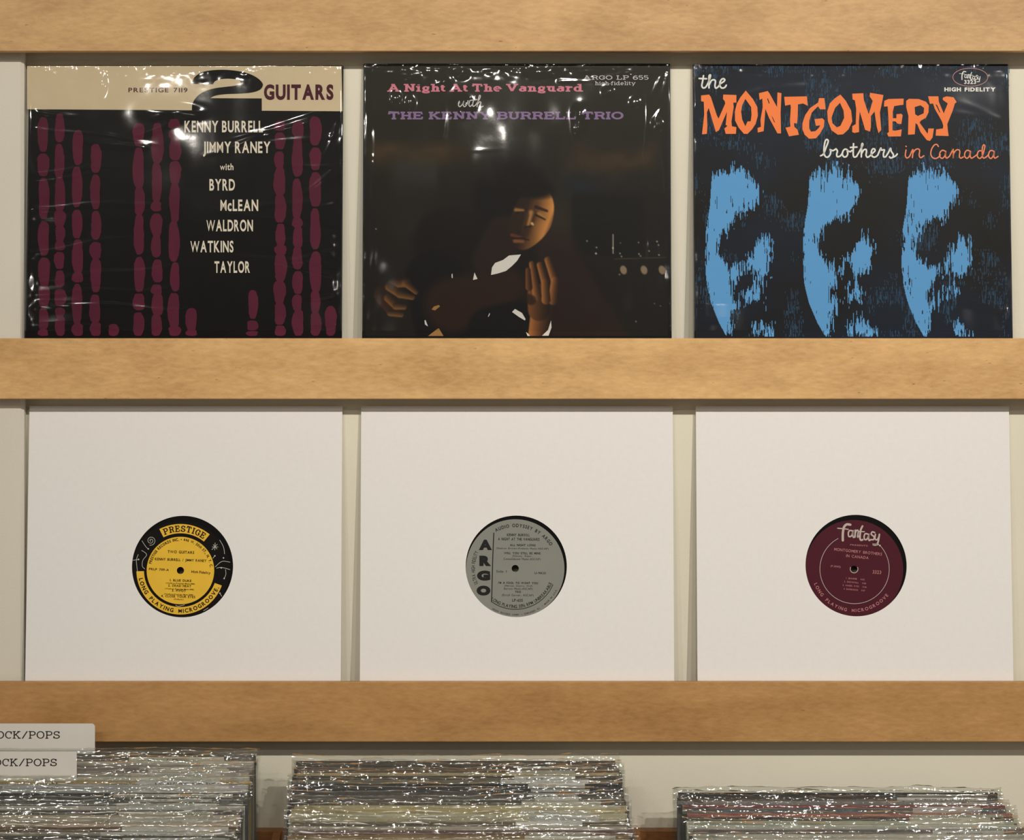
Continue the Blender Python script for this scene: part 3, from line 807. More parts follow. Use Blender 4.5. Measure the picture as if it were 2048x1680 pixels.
# faint blue scratches in the dark ground
sc = smooth_noise(nxx, nyy, 1.0, 9, rs3) * smooth_noise(nxx, nyy, 40, 40, rs3) + .25 * smooth_noise(nxx, nyy, 1, 3, rs3)
scr = (sc > np.quantile(sc, .93)) & ~blue
runs(scr, 'scratch_print', ink((40, 68, 92), .5, .12), j3, p3, .0001)
A3 = (1370, 100); B3 = (1698, 100)
P = Print(p3, .0003)
for o_, pts, holes in (
    (A3, [(180, 510), (270, 500), (290, 530), (355, 730), (375, 770), (450, 600), (445, 575), (425, 550), (428, 500), (575, 505), (575, 590), (540, 590), (545, 640), (520, 800), (525, 855), (575, 865), (570, 940), (455, 940), (440, 880), (475, 850), (455, 840), (470, 690), (380, 900), (345, 920), (265, 650), (245, 700), (250, 860), (245, 940), (190, 945), (215, 720), (210, 580), (180, 575)], []),
    (A3, [(680, 455), (760, 550), (810, 640), (815, 740), (790, 830), (750, 890), (700, 940), (660, 940), (600, 870), (560, 790), (558, 690), (580, 600), (620, 530)], [[(675, 548), (740, 640), (745, 730), (735, 800), (700, 800), (675, 855), (640, 780), (628, 690), (640, 620)]]),
    (A3, [(828, 485), (925, 460), (945, 485), (1030, 640), (1035, 475), (1080, 485), (1070, 700), (1075, 935), (1035, 935), (940, 760), (900, 660), (890, 800), (880, 910), (815, 925), (812, 875), (850, 860), (845, 780), (870, 640), (865, 545), (835, 560)], [[(918, 545), (930, 545), (948, 600), (938, 600)], [(966, 735), (985, 760), (1008, 812), (996, 808)]]),
    (A3, [(1110, 525), (1365, 520), (1375, 625), (1320, 600), (1265, 610), (1262, 740), (1255, 825), (1220, 820), (1225, 862), (1258, 890), (1275, 950), (1165, 968), (1125, 870), (1180, 860), (1175, 790), (1185, 640), (1180, 612), (1120, 625)], []),
    (A3, [(1500, 540), (1560, 540), (1575, 665), (1510, 665), (1490, 630), (1420, 700), (1392, 790), (1390, 880), (1410, 915), (1460, 910), (1500, 870), (1515, 845), (1465, 850), (1450, 775), (1540, 765), (1562, 790), (1555, 860), (1510, 940), (1465, 990), (1390, 995), (1340, 950), (1315, 890), (1315, 820), (1345, 730), (1400, 650), (1490, 590)], []),
    (A3, [(1740, 500), (1800, 570), (1860, 680), (1873, 800), (1830, 890), (1770, 945), (1710, 950), (1640, 900), (1600, 800), (1592, 690), (1620, 600), (1680, 540)], [[(1735, 592), (1775, 680), (1782, 760), (1740, 850), (1700, 868), (1650, 820), (1640, 760), (1680, 650)]]),
    (B3, [(35, 490), (160, 485), (165, 560), (220, 720), (265, 570), (230, 520), (235, 480), (385, 505), (375, 560), (345, 700), (360, 895), (330, 932), (310, 860), (285, 690), (245, 740), (245, 860), (235, 915), (180, 895), (120, 690), (110, 800), (112, 920), (60, 930), (35, 920), (35, 855), (75, 830), (80, 660), (65, 565), (40, 555)], []),
    (B3, [(395, 570), (440, 550), (612, 545), (608, 615), (575, 618), (505, 630), (490, 690), (490, 765), (530, 765), (530, 720), (585, 715), (600, 730), (585, 830), (540, 825), (520, 800), (487, 800), (487, 900), (515, 905), (590, 890), (580, 968), (440, 970), (425, 935), (445, 920), (440, 750), (432, 632), (390, 635)], []),
    (B3, [(640, 570), (670, 548), (780, 550), (860, 580), (892, 620), (890, 700), (860, 760), (800, 795), (790, 815), (830, 870), (880, 940), (888, 880), (950, 880), (935, 980), (905, 1020), (870, 1010), (800, 920), (765, 835), (745, 820), (735, 945), (660, 950), (665, 740), (640, 640)], [[(735, 640), (800, 620), (840, 650), (835, 710), (770, 740), (740, 720)]]),
    (B3, [(885, 520), (1000, 520), (1005, 580), (1060, 710), (1105, 600), (1050, 560), (1050, 535), (1090, 520), (1170, 530), (1205, 585), (1185, 600), (1160, 680), (1100, 830), (1105, 890), (1115, 965), (970, 960), (975, 890), (1050, 880), (1055, 850), (1040, 800), (960, 660), (940, 600), (905, 605)], [[(968, 610), (985, 615), (1022, 700), (1012, 700)]])):
    P.poly(zc(pts, *o_), [zc(h_, *o_) for h_ in holes])
P.emit('title_lettering', ink((255, 136, 72), .5, .12), j3)
P = Print(p3, .0003); wp = 18 / 5.6
for st in ([(207, 288), (197, 350), (188, 400), (203, 425), (232, 415), (262, 360), (285, 290), (275, 282), (268, 310), (268, 425)], [(158, 320), (240, 323)], [(268, 395), (295, 345), (322, 334), (340, 350), (335, 400), (345, 428), (372, 412), (395, 380), (432, 355), (445, 335), (430, 322), (405, 335), (390, 370), (394, 408), (415, 427), (445, 420), (462, 395)],
           [(1518, 1186), (1550, 1165), (1580, 1090), (1602, 1030), (1598, 1008), (1580, 1006), (1565, 1040), (1555, 1120), (1563, 1180), (1590, 1202), (1620, 1180), (1632, 1140), (1625, 1118), (1655, 1128), (1690, 1108)], [(1690, 1108), (1706, 1132), (1698, 1172), (1708, 1196), (1740, 1186), (1765, 1150)],
           [(1822, 1140), (1815, 1118), (1790, 1112), (1768, 1135), (1762, 1170), (1780, 1198), (1808, 1192), (1822, 1160), (1818, 1130), (1850, 1140), (1868, 1125)]):
    P.pen(zc(st, *A3), wp)
for st in ([(50, 1050), (46, 1170), (60, 1200), (88, 1190)], [(15, 1092), (88, 1088)], [(85, 1190), (120, 1130), (152, 1066), (147, 1048), (140, 1080), (137, 1198)], [(140, 1160), (165, 1120), (190, 1116), (195, 1140), (190, 1180), (206, 1202), (232, 1188)], [(230, 1190), (265, 1155), (290, 1130), (284, 1110), (262, 1112), (248, 1150), (258, 1190), (290, 1200), (322, 1178)], [(320, 1180), (345, 1120), (356, 1100), (364, 1122), (395, 1120), (385, 1160), (387, 1196), (410, 1197)], [(410, 1197), (440, 1150), (463, 1102), (472, 1135), (495, 1172), (490, 1200), (466, 1210), (452, 1197)], [(490, 1202), (520, 1188), (540, 1165)]):
    P.pen(zc(st, *B3), wp)
P.emit('script_lettering', ink((238, 234, 226), .5, .12), j3)
P = Print(p3, .0003); wp = 14 / 5.6
for st in ([(638, 1120), (630, 1180), (647, 1210), (678, 1190), (700, 1140), (714, 1116), (716, 1140), (709, 1206)], [(636, 1078), (641, 1082)], [(712, 1160), (740, 1120), (770, 1108), (790, 1125), (785, 1180), (802, 1207), (838, 1185)], [(1000, 1082), (985, 1060), (955, 1065), (925, 1110), (915, 1162), (932, 1202), (965, 1216), (1000, 1202), (1022, 1175)],
           [(1078, 1135), (1045, 1124), (1018, 1150), (1015, 1190), (1040, 1214), (1070, 1190), (1085, 1130), (1079, 1182), (1092, 1212), (1125, 1190)], [(1125, 1190), (1150, 1140), (1166, 1118), (1165, 1212), (1172, 1160), (1200, 1122), (1230, 1120), (1240, 1142), (1235, 1190), (1250, 1212), (1280, 1198)],
           [(1356, 1135), (1323, 1124), (1298, 1150), (1295, 1190), (1318, 1214), (1346, 1190), (1360, 1130), (1356, 1182), (1370, 1212), (1410, 1190), (1440, 1165)], [(1500, 1140), (1465, 1128), (1440, 1152), (1437, 1192), (1462, 1215), (1490, 1190), (1515, 1110), (1520, 1072), (1505, 1064), (1493, 1100), (1492, 1180), (1508, 1212), (1545, 1190), (1565, 1160)],
           [(1620, 1135), (1588, 1126), (1566, 1152), (1563, 1192), (1586, 1216), (1612, 1190), (1626, 1132), (1620, 1184), (1634, 1212), (1668, 1192)]):
    P.pen(zc(st, *B3), wp)
P.emit('script_lettering', ink((252, 146, 104), .5, .12), j3)
def fantasy(P, ox, oy, k, wk, wdt):
    """jagged logo word; traced box about 620 x 300 units"""
    for st, w_ in (([(195, 10), (140, 6), (100, 50), (85, 140), (85, 240)], 1.3), ([(10, 62), (90, 68), (165, 78)], .6),
               ([(225, 100), (185, 95), (165, 130), (172, 180), (205, 178), (225, 140), (238, 90), (228, 150), (240, 195), (262, 180)], .8),
               ([(268, 90), (262, 190)], .9), ([(262, 140), (290, 92), (310, 105), (300, 190), (325, 170)], .75),
               ([(372, 30), (345, 90), (335, 200), (350, 235), (375, 228)], 1.0), ([(310, 108), (400, 112)], .6),
               ([(455, 150), (415, 140), (395, 180), (405, 225), (435, 222), (458, 180), (468, 140), (460, 200), (470, 240), (495, 225)], .8),
               ([(550, 125), (515, 115), (500, 150), (540, 185), (535, 225), (500, 228)], .8),
               ([(560, 150), (555, 215), (585, 230), (610, 190)], .8), ([(618, 150), (600, 260), (570, 305), (525, 300), (600, 298)], .9)):
        P.pen([(ox + x * k, oy + y * k) for x, y in st], wdt * w_)
P = Print(p3, .0003); fantasy(P, 1918, 143, .068, 1, 1.7)
P.text('3323', 1928, 1952, 167.8, 7.8, SANS(.03), gap=.1); P.text('HIGH FIDELITY', 1888.5, 1991, 182.6, 7.6, SANS(.05), gap=.12, space=.45)
P.emit('lettering', ink((236, 232, 226), .5, .12), j3)
P = Print(p3, .0003)
el = [(1940.5 + 35 * math.cos(a), 154.6 + 18 * math.sin(a)) for a in np.linspace(0, 2 * PI, 49)]
for vs, fs in stroke_pieces(el, 1.2, 1.2): P.piece(vs, fs)
P.emit('oval_emblem', ink((196, 140, 134), .5, .12), j3)
F3 = folds(p3, w3, [(1392, 137, 1480, 137, .0010, .0014), (1500, 133, 1620, 135, .0009, .0014), (1396, 595, 1480, 600, .0008, .002), (1396, 640, 1470, 640, .0008, .0016), (2012, 540, 1900, 560, .001, .003), (2012, 620, 1890, 590, .0012, .004), (2012, 535, 1940, 520, .0009, .003), (2016, 150, 2014, 660, .0006, .0012), (1399, 150, 1398, 660, .0004, .0012)])
for (lf, z, l, dz, a, s) in rndfolds(p3, 10, 13):
    F3.append((0.004, z, l, z + dz, a * .5, s * 1.4) if lf else (w3 - .004, z, w3 - l, z + dz, a * .5, s * 1.4))
film_sheet('clear_sleeve', w3, h3, F3, e3, 23, top=.0070, bumps=[bump(p3, 1408, 141, .006, .003, .001), bump(p3, 1660, 130, .016, .003, .0012), bump(p3, 1520, 133, .012, .003, .001)])

# ------------------------------------------------------------------ white sleeves with a round window, and the discs inside
def disc_ring(name, cx, cz, r0, r1, y, mat, parent, n=96, thick=0.0):
    v, f = [], []
    for i in range(n):
        a = 2 * PI * i / n
        for r in (r0, r1): v.append((cx + r * math.cos(a), y, cz + r * math.sin(a)))
    for i in range(n):
        j = (i + 1) % n
        f.append((2 * i, 2 * i + 1, 2 * j + 1, 2 * j))
    if thick:
        b = len(v)
        v += [(x, y_ + thick, z) for x, y_, z in v]
        for i in range(n):
            j = (i + 1) % n
            f += [(b + 2 * i, b + 2 * j, b + 2 * j + 1, b + 2 * i + 1), (2 * i + 1, b + 2 * i + 1, b + 2 * j + 1, 2 * j + 1), (2 * i, 2 * j, b + 2 * j, b + 2 * i)]
    return link_mesh(name, v, f, mat, parent)

def holed_panel(name, w, h, cx, cz, r, y0, y1, mat, parent, n=96):
    v, f = [], []
    out = []
    for i in range(n):
        a = 2 * PI * i / n
        c, s = math.cos(a), math.sin(a)
        tx = ((w - cx) / c if c > 1e-9 else (-cx / c if c < -1e-9 else 1e9)); tz = ((h - cz) / s if s > 1e-9 else (-cz / s if s < -1e-9 else 1e9))
        t = min(tx, tz); out.append((cx + c * t, cz + s * t))
    # snap the nearest rim points to the corners
    for X, Z in ((0, 0), (w, 0), (0, h), (w, h)):
        k = min(range(n), key=lambda i: (out[i][0] - X) ** 2 + (out[i][1] - Z) ** 2); out[k] = (X, Z)
    for y in (y0, y1):
        for i in range(n):
            a = 2 * PI * i / n
            v.append((cx + r * math.cos(a), y, cz + r * math.sin(a))); v.append((out[i][0], y, out[i][1]))
    b = 2 * n
    for i in range(n):
        j = (i + 1) % n
        f += [(2 * i, 2 * i + 1, 2 * j + 1, 2 * j), (b + 2 * i, b + 2 * j, b + 2 * j + 1, b + 2 * i + 1), (2 * i, 2 * j, b + 2 * j, b + 2 * i), (2 * i + 1, b + 2 * i + 1, b + 2 * j + 1, 2 * j + 1)]
    return link_mesh(name, v, f, mat, parent)

GREYIN = plain('sleeve_inside', (150, 148, 138), .8, .2)
def white_sleeve(px_l, px_r, hx, hy, lx, ly, label, dlabel, lmat):
    pl0 = Plane((0, JY, Z3), LEAN)
    u0, _ = pl0.uv(px_l, 1100); u1, _ = pl0.uv(px_r, 1100); _, h = pl0.uv(px_l, 813)
    O = (u0, JY, Z3 + .0003); pl = Plane(O, LEAN); w = u1 - u0
    e = empty('white_record_sleeve', O, (-LEAN, 0, 0)); tag(e, label, 'record sleeve', 'plain white record sleeves on the lower ledge')
    c = pl.uv(hx, hy); r = 0.0511
    holed_panel('front_panel', w, h, c[0], c[1], r, 0, .0005, M['sleeve'], e)
    holed_panel('back_panel', w, h, c[0], c[1], r, .0032, .0037, M['sleeve'], e)
    for (a, b_, z0, z1) in ((0, .0006, 0, h), (w - .0006, w, 0, h), (.0006, w - .0006, 0, .0006)):
        box('edge_fold', a, b_, .0005, .0032, z0, z1, M['sleeve'], e)
    # disc
    lc = pl.uv(lx, ly, .0012)
    off = Vector((lc[0], .0012, lc[1])); R = Matrix.Rotation(-LEAN, 4, 'X')
    Ov = Vector(O) + R @ off
    d = empty('vinyl_record', Ov, (-LEAN, 0, 0)); tag(d, dlabel, 'vinyl record', 'vinyl records inside the white sleeves')
    disc_ring('disc', 0, 0, .0036, .1462, 0, M['vinyl'], d, thick=.0014)
    lab = disc_ring('label', 0, 0, .0036, .0497, -.0002, lmat, d, thick=.00015)
    return d, lab, Plane(Ov, LEAN)
INK_DK = ink((34, 20, 16), .5, .12)
YEL = ink((236, 190, 62), .5, .12, .04, 60)
# label 1
d1, l1, q1 = white_sleeve(54.5, 683, 365, 1133, 361, 1141, 'plain white card sleeve at the left showing a yellow and black record label', 'vinyl record with a yellow and black label scattered with small doodles', ink((22, 19, 18), .4, .12))
cx, cy = 361, 1141
P = Print(q1, .0003); P.ring(cx, cy, 7.2, 67.5); P.ring(cx, cy, 74.5, 93, 117, 51, 24); P.ring(cx, cy, 73, 88, 181, 340, 50); P.emit('yellow_print', YEL, l1)
P = Print(q1, .0005); tl = math.radians(3.4)
P.arctext('PRESTIGE', cx, cy, 77.5, 114, 54, 12.5, SLAB(.24, .13, .13), capn=1, gap=.12)
P.arctext('LONG PLAYING MICROGROOVE.', cx, cy, 84.5, 191, 336, 8, SANS(.03), gap=.25, space=.8, inside=True)
P.arctext('PRESTIGE RECORDS INC. \u2022 446 W. 50th ST., N. Y. C.', cx, cy, 59.5, 167, 6, 5.6, SANS(.03), gap=.14, space=.5)
for s_, cxx, hw, b, cp in (('TWO GUITARS', 362, 26.5, 1107, 5.6), ('KENNY BURRELL / JIMMY RANEY', 361.5, 51.5, 1121.5, 5.2), ('1. BLUE DUKE', 361.5, 21.5, 1163.5, 4.6), ('2. DEAD HEAT', 359.5, 23, 1174, 4.6), ('3. PIVOT', 358, 14, 1184, 4.6), ('4. CLOSE YOUR EYES', 356.5, 34, 1195, 4.8)):
    P.text(s_, cxx - hw, cxx + hw, b - 1.2, cp, SANS(.02), gap=.12, space=.5, tilt=tl * .6)
for s_, cxx, hw, b in (('(Waldron-Prestige Music-BMI)', 361, 29, 1167.6), ('(Waldron-Prestige Music-BMI)', 359, 29, 1178.8), ('(Waldron-Prestige Music-BMI)', 357.5, 29, 1189.5), ('(Pollack)', 357.5, 9.5, 1200)):
    P.text(s_, cxx - hw, cxx + hw, b - .6, 2.6, SANS(.01), gap=.1, space=.4, tilt=tl * .6)
P.text('PRLP 7119-A', 298, 338, 1140, 4.6, SANS(.015), gap=.1, space=.5, tilt=.05); P.text('High Fidelity', 383, 421, 1145.5, 5.2, SANS(.015), gap=.1, space=.3, tilt=.07)
P.emit('lettering', INK_DK, l1)
P = Print(q1, .0005)
def zz(pts): return zc(pts, 250, 1020, 7.304)
sp = [(380 + (6 + 62 * t) * math.cos(9.5 * t * 1.35 + 1.6), 448 + (6 + 62 * t) * math.sin(9.5 * t * 1.35 + 1.6)) for t in np.linspace(0, 1, 40)]
P.pen(zz(sp), .9, smooth=False)
for st in ([(185, 900), (168, 740), (195, 650)], [(120, 735), (200, 722)], [(245, 590), (318, 650), (262, 735), (255, 820), (290, 860)], [(1385, 440), (1440, 540), (1455, 640)], [(1270, 580), (1350, 500)], [(1290, 505), (1345, 570)], [(1318, 480), (1312, 585)], [(1275, 540), (1360, 540)], [(1285, 705), (1312, 672)], [(1320, 830), (1420, 750), (1535, 762)], [(1340, 850), (1410, 838), (1535, 870)], [(1470, 870), (1475, 940), (1450, 1000)], [(250, 450), (310, 540), (345, 570)], [(1385, 1215), (1415, 1260)], [(740, 1390), (780, 1405), (870, 1385)], [(1150, 1470), (1215, 1430)]):
    P.pen(zz(st), .9)
for x, y in ((342, 568), (1314, 670), (1440, 700), (1408, 845), (1450, 1000), (200, 722), (1388, 1215)):
    P.ring(*zz([(x, y)])[0], 0.0, 1.5, n=10)
P.emit('doodle_print', ink((200, 196, 184), .5, .12), l1)
# label 2
d2, l2, q2 = white_sleeve(721, 1347, 1032.5, 1132.5, 1030.5, 1137, 'plain white card sleeve in the middle showing a grey record label', 'vinyl record with a grey label and four heavy letters down its left side', ink((138, 138, 130), .5, .12, .03, 60))
cx, cy = 1030.8, 1137
P = Print(q2, .0003)
for ch, y0, y1, x0, x1 in (('A', 430, 570, 275, 467), ('R', 663, 803, 283, 455), ('G', 880, 1020, 248, 442), ('O', 1100, 1238, 242, 445)):
    P.text(ch, 920 + x0 / 7.304, 920 + x1 / 7.304, 1020 + y1 / 7.304 - (.6 if ch in 'GO' else 0), (y1 - y0) / 7.304 * (.95 if ch in 'GO' else 1), SANS(.088), capn=.79)
P.pen([(987.6, 1066), (985.4, 1120), (983.2, 1203.5)], 1.9, smooth=False); 
P.ring(cx, cy, 81, 82.3, 234, 337, 40)
P.arctext('AUDIO ODYSSEY BY ARGO', cx, cy, 83, 118, 33, 6.8, SANS(.022), gap=.16, space=.6)
P.arctext("LONG PLAYING 33\u2153 RPM UNBREAKABLE", cx, cy, 79, 232, 338, 6.6, SANS(.015), gap=.1, space=.4, inside=True)
P.arctext('ARGO RECORD CORP. \u2022 CHICAGO, ILL. \u2022 MADE IN U.S.A.', cx, cy, 94, 240, 333, 3.4, SANS(.01), gap=.16, space=.8, inside=True)
P.arctext('ULTRA HIGH FIDELITY', cx, cy, 81, 202, 156, 7.5, SANS(.005), gap=.12, space=.5)
for s_, xa, xb, b, cp, of in (('KENNY BURRELL', 1014, 1059.5, 1072, 5.2, .02), ('A NIGHT AT THE VANGUARD', 996, 1079, 1080.5, 5.6, .02), ('ALL NIGHT LONG', 1020, 1071, 1092, 4.4, .02), ('(Shelton Brooks-Robbins Music-ASCAP)', 992.5, 1097, 1098, 3.6, .0), ('WILL YOU STILL BE MINE', 1008, 1081, 1108, 4.4, .02), ('(Dennis, Adair,', 1025, 1064, 1113.5, 3.6, 0), ('Consolidated Music-ASCAP)', 1007, 1081, 1119.5, 4, 0), ('Side 1', 992.5, 1013, 1145, 5, 0), ('U-9820', 1069, 1091.5, 1148, 4.4, .01), ("I'M A FOOL TO WANT YOU", 996.5, 1076, 1167.5, 4.4, .02), ('(Herron, Sinatra, Wolf,', 1009, 1066, 1173, 3.6, 0), ('Barton Music-ASCAP)', 1008, 1065, 1179, 4, 0), ('TRIO', 1030, 1042, 1185.5, 4.2, .02), ('(Erroll Garner, ASCAP)', 1004, 1067, 1192, 4.4, 0), ('LP-655', 1024.5, 1045.5, 1203, 5.6, .02)):
    P.text(s_, xa, xb, b, cp, SANS(of), gap=.12, space=.5, tilt=.01)
P.emit('lettering', ink((38, 37, 34), .5, .12), l2)
# label 3
d3, l3, q3 = white_sleeve(1393.5, 2022.5, 1712.2, 1131, 1708, 1138.5, 'plain white card sleeve at the right showing a dark maroon record label', 'vinyl record with a dark maroon label printed with a pale script logo', ink((76, 27, 38), .5, .12, .04, 60))
cx, cy = 1709, 1138
P = Print(q3, .0003)
P.ring(cx, cy, 68.8, 69.8, 118, 404, 110)
fantasy(P, 1600 + 540 / 7.304, 1020 + 205 / 7.304, .1369, 1, 3.6)
P.ring(1759.5, 1091, 0, 1.8, n=10)
P.ring(cx - 1, cy, 7.0, 8.4, 150, 390, 30)
P.emit('lettering', ink((190, 176, 166), .5, .12), l3)
P = Print(q3, .0003)
P.arctext('LONG PLAYING MICROGROOVE', cx, cy, 86, 200, 322, 6.6, SANS(.02), gap=.28, space=.9, inside=True)
for s_, xa, xb, b, cp, tt in (('PRESENTS', 1700, 1735, 1091, 3.0, .06), ('MONTGOMERY BROTHERS', 1668, 1764, 1101, 5.8, .105), ('IN CANADA', 1692, 1737, 1114, 5.8, .10), ('(F-2043)', 1661, 1681, 1133.5, 3.8, .1), ('3323', 1745, 1762, 1147, 7, .06), ('1. JEANNIE   4:02', 1692, 1729, 1157.5, 3.2, .09), ('2. SNOWFALL   4:06', 1688, 1732, 1164.5, 3.2, .09), ('3. ANGEL EYES   3:46', 1685, 1733, 1171.5, 3.2, .09), ('4. BARBADOS   3:07', 1687, 1730, 1179, 3.2, .09)):
    P.text(s_, xa, xb, b, cp, SANS(.01), gap=.12, space=.5, tilt=tt)
P.emit('lettering', ink((184, 122, 122), .5, .12), l3)

# ------------------------------------------------------------------ the record bins below the ledges
BH = 0.318
SL = math.radians(24)
STEP = 0.0063
Y0 = -0.026
def film_top(name, w, seed):
    """outer sleeve of a binned record: front and back sheet joined in a crumpled lip over the jacket"""
    rs = np.random.RandomState(seed)
    nx = 230
    prof = [(-.0026, .20), (-.0028, .30), (-.0027, BH - .012), (-.0027, BH - .0055), (-.0022, BH - .0030), (-.0013, BH - .0009), (-.0003, BH + .0010), (.0006, BH + .0021), (.0012, BH + .0014), (.0018, BH - .003), (.0021, BH - .012)]
    nz = len(prof)
    X = np.linspace(-.0045, w + .0045, nx)
    v = []
    hi = smooth_noise(nx, 1, 34, 1, rs)[0]; hf = smooth_noise(nx, nz, 3, 1, rs); hm = smooth_noise(nx, nz, 9, 2, rs)
    hj = rs.rand(nz, nx) - .5
    edge = np.minimum(X + .0045, w + .0045 - X)
    cr = .60 + 1.0 * np.exp(-edge / .012) + 1.0 * np.exp(-np.abs(X - w) / .05) + .8 * (hi > .58)
    for k, (y, z) in enumerate(prof):
        amp = 1.0 if 3 <= k <= 9 else .35
        yy = y + amp * cr * (.0012 * (hm[k] - .5) + .0009 * (hf[k] - .5) + .00008 * hj[k])
        yy = np.clip(yy, -.0031, .0024)
        zz_ = z + (amp if z > BH - .012 else 0) * cr * (.0010 * (hm[k] - .5) + .0005 * (hf[k] - .5)) + (.0022 * (hi - .5) if z > BH else 0)
        for i in range(nx): v.append((X[i], yy[i], zz_[i]))
    f = [(j * nx + i, j * nx + i + 1, (j + 1) * nx + i + 1, (j + 1) * nx + i) for j in range(nz - 1) for i in range(nx - 1)]
    me = bpy.data.meshes.new(name); me.from_pydata(v, [], f); me.materials.append(M['film_bin'])
    me.polygons.foreach_set('use_smooth', [True] * len(me.polygons)); me.update()
    return me
JW = .314
FILMS = [film_top('film_mesh', JW, 50 + i) for i in range(7)]
_jm = {}
def jacket_mesh(rgb):
    if rgb not in _jm:
        v, f = box_vf(0, JW, -.0017, .0017, 0, BH - .004, .0004)
        me = bpy.data.meshes.new('jacket'); me.from_pydata(v, [], f)
        import bmesh
        bm = bmesh.new(); bm.from_mesh(me); bmesh.ops.recalc_face_normals(bm, faces=bm.faces[:]); bm.to_mesh(me); bm.free()
        me.materials.append(plain('jacket_card_%d_%d_%d' % rgb, rgb, .55, .35, .22, 22))
        _jm[rgb] = me
    return _jm[rgb]
CARDM = [plain('card_a', (228, 224, 218), .6, .3), plain('card_b', (214, 208, 192), .6, .3), plain('card_c', (206, 204, 200), .6, .3)]
ORD = ['rearmost', 'second', 'third', 'fourth', 'fifth', 'sixth', 'seventh', 'eighth', 'ninth', 'tenth', 'eleventh', 'twelfth', 'thirteenth', 'fourteenth', 'fifteenth', 'sixteenth', 'seventeenth', 'eighteenth', 'nineteenth', 'twentieth', 'twenty-first', 'twenty-second', 'twenty-third', 'twenty-fourth', 'twenty-fifth', 'twenty-sixth', 'twenty-seventh', 'twenty-eighth', 'twenty-ninth', 'thirtieth']
def mk(me, name, parent):
    o = bpy.data.objects.new(name, me); COL.objects.link(o); o.parent = parent; return o
def cname(c):
    r, g_, b = c; m = max(c); d = m - min(c)
    if d < 22: return 'black' if m < 60 else 'dark grey' if m < 105 else 'grey' if m < 165 else 'off-white'
    if r == m and b == min(c):
        return 'brown' if m < 140 else ('tan' if m < 195 or d > 60 else 'cream')
    if b == m: return 'blue-grey'
    return 'olive' if g_ == m else 'rose'
def stack(which, right_px, top_py, n, colours, cards, texts, seed, yoff=0.0, skip=()):
    r = random.Random(seed)
    yb = Y0 + yoff
    zt = W(0, top_py, yb)[2]; xr = W(right_px, 0, yb)[0]
    for i in range(n):
        y = yb - i * STEP * math.cos(SL); z = zt - BH - i * STEP * math.sin(SL) + r.uniform(-.0006, .0006)
        x = xr - JW + r.uniform(-.0025, .0025) + (cards.get('drift', 0)) * i
        col = colours[i % len(colours)]
        e = empty('bin_record', (x, y, z), (0, 0, r.uniform(-.0006, .0006)))
        pos = ORD[i] + ('' if i == 0 else ' from the back')
        has = i in cards['on']
        tag(e, '%s record in a clear outer sleeve, %s of the %s bin' % (cname(col), pos, which), 'record', 'sleeved records in the %s bin' % which)
        mk(jacket_mesh(col), 'jacket', e)
        fo = mk(FILMS[(i * 3 + seed) % len(FILMS)], 'clear_sleeve', e)
        if r.random() < .5: fo.scale = (-1, 1, 1); fo.location = (JW, 0, 0)
        if has:
            c0 = r.uniform(*cards['x0']); c1 = r.uniform(*cards['x1'])
            ht = BH - .004 + r.uniform(-.0010, .0012)
            v, f = box_vf(c0, c1, -.0023, -.0019, BH - .09, ht)
            c = link_mesh('title_card', v, f, r.choice(CARDM), e); 
            if i in texts:
                s_, fr, cp, of = texts[i]
                vv, ff = [], []
                lay, w = layout(s_, SANS(of), .1, .4)
                k = cp / .73; kk = fr / w; x0 = c0 + .2 * (c1 - c0)
                for (xo, pcs, _) in lay:
                    for vs, fs in pcs:
                        b = len(vv)
                        vv += [(x0 + (xo + a) * kk, -.00236, ht - .0016 - cp + bb * k) for a, bb in vs]; ff += [tuple(b + q for q in t) for t in fs]
                link_mesh('lettering', vv, ff, INK_DK, c)
    return yb, zt
TS = math.tan(SL)
def floor_z(k, y):
    """height of a compartment's sloping floor under the plane y"""
    yb, zt = k
    return zt - BH + (y - yb) * TS - .0024
FLOORS = {'left': (Y0 + .002, W(0, 1500, Y0 + .002)[2]), 'middle': (Y0, W(0, 1514, Y0)[2]), 'right': (Y0, W(0, 1578, Y0)[2])}
L_COL = [(70, 66, 60), (90, 84, 78), (214, 204, 184), (152, 144, 140), (134, 118, 110), (172, 164, 156), (206, 200, 186), (176, 150, 84), (186, 186, 188), (196, 194, 192), (60, 56, 56), (78, 80, 78), (100, 104, 98), (206, 200, 190), (66, 62, 62), (190, 176, 152), (204, 190, 170), (216, 192, 166), (120, 90, 72), (176, 164, 148)]
C_COL = [(92, 84, 76), (70, 66, 62), (112, 84, 62), (208, 192, 150), (84, 72, 56), (130, 124, 104), (44, 44, 48), (48, 46, 50), (88, 80, 76), (110, 104, 98), (50, 52, 58), (200, 186, 146), (206, 186, 132), (206, 198, 168), (200, 188, 154), (110, 96, 70), (200, 190, 172), (120, 84, 84), (150, 116, 64), (196, 184, 150), (60, 62, 60), (170, 150, 110)]
R_COL = [(24, 24, 30), (60, 56, 54), (150, 150, 150), (150, 60, 60), (92, 110, 116), (190, 108, 96), (52, 44, 42), (192, 194, 172), (210, 210, 196), (104, 92, 98), (206, 200, 184), (216, 210, 200), (170, 164, 150)]
stack('left', 511, 1500, 25, L_COL, dict(on=set(range(1, 25)), x0=(.186, .215), x1=(.280, .308), drift=0.0),
      {1: ("B'nt / Down", .045, .0036, .01), 3: ('Oscar Mel', .030, .0036, .01), 7: ('AXI ALFONO AND THE MODELOS', .085, .0034, .02), 10: ('Curtis', .02, .003, .01), 12: ('Amado', .02, .003, .01), 15: ('Armand van', .05, .003, .02), 19: ('Art Blues', .03, .003, .01)}, 3, yoff=.002)
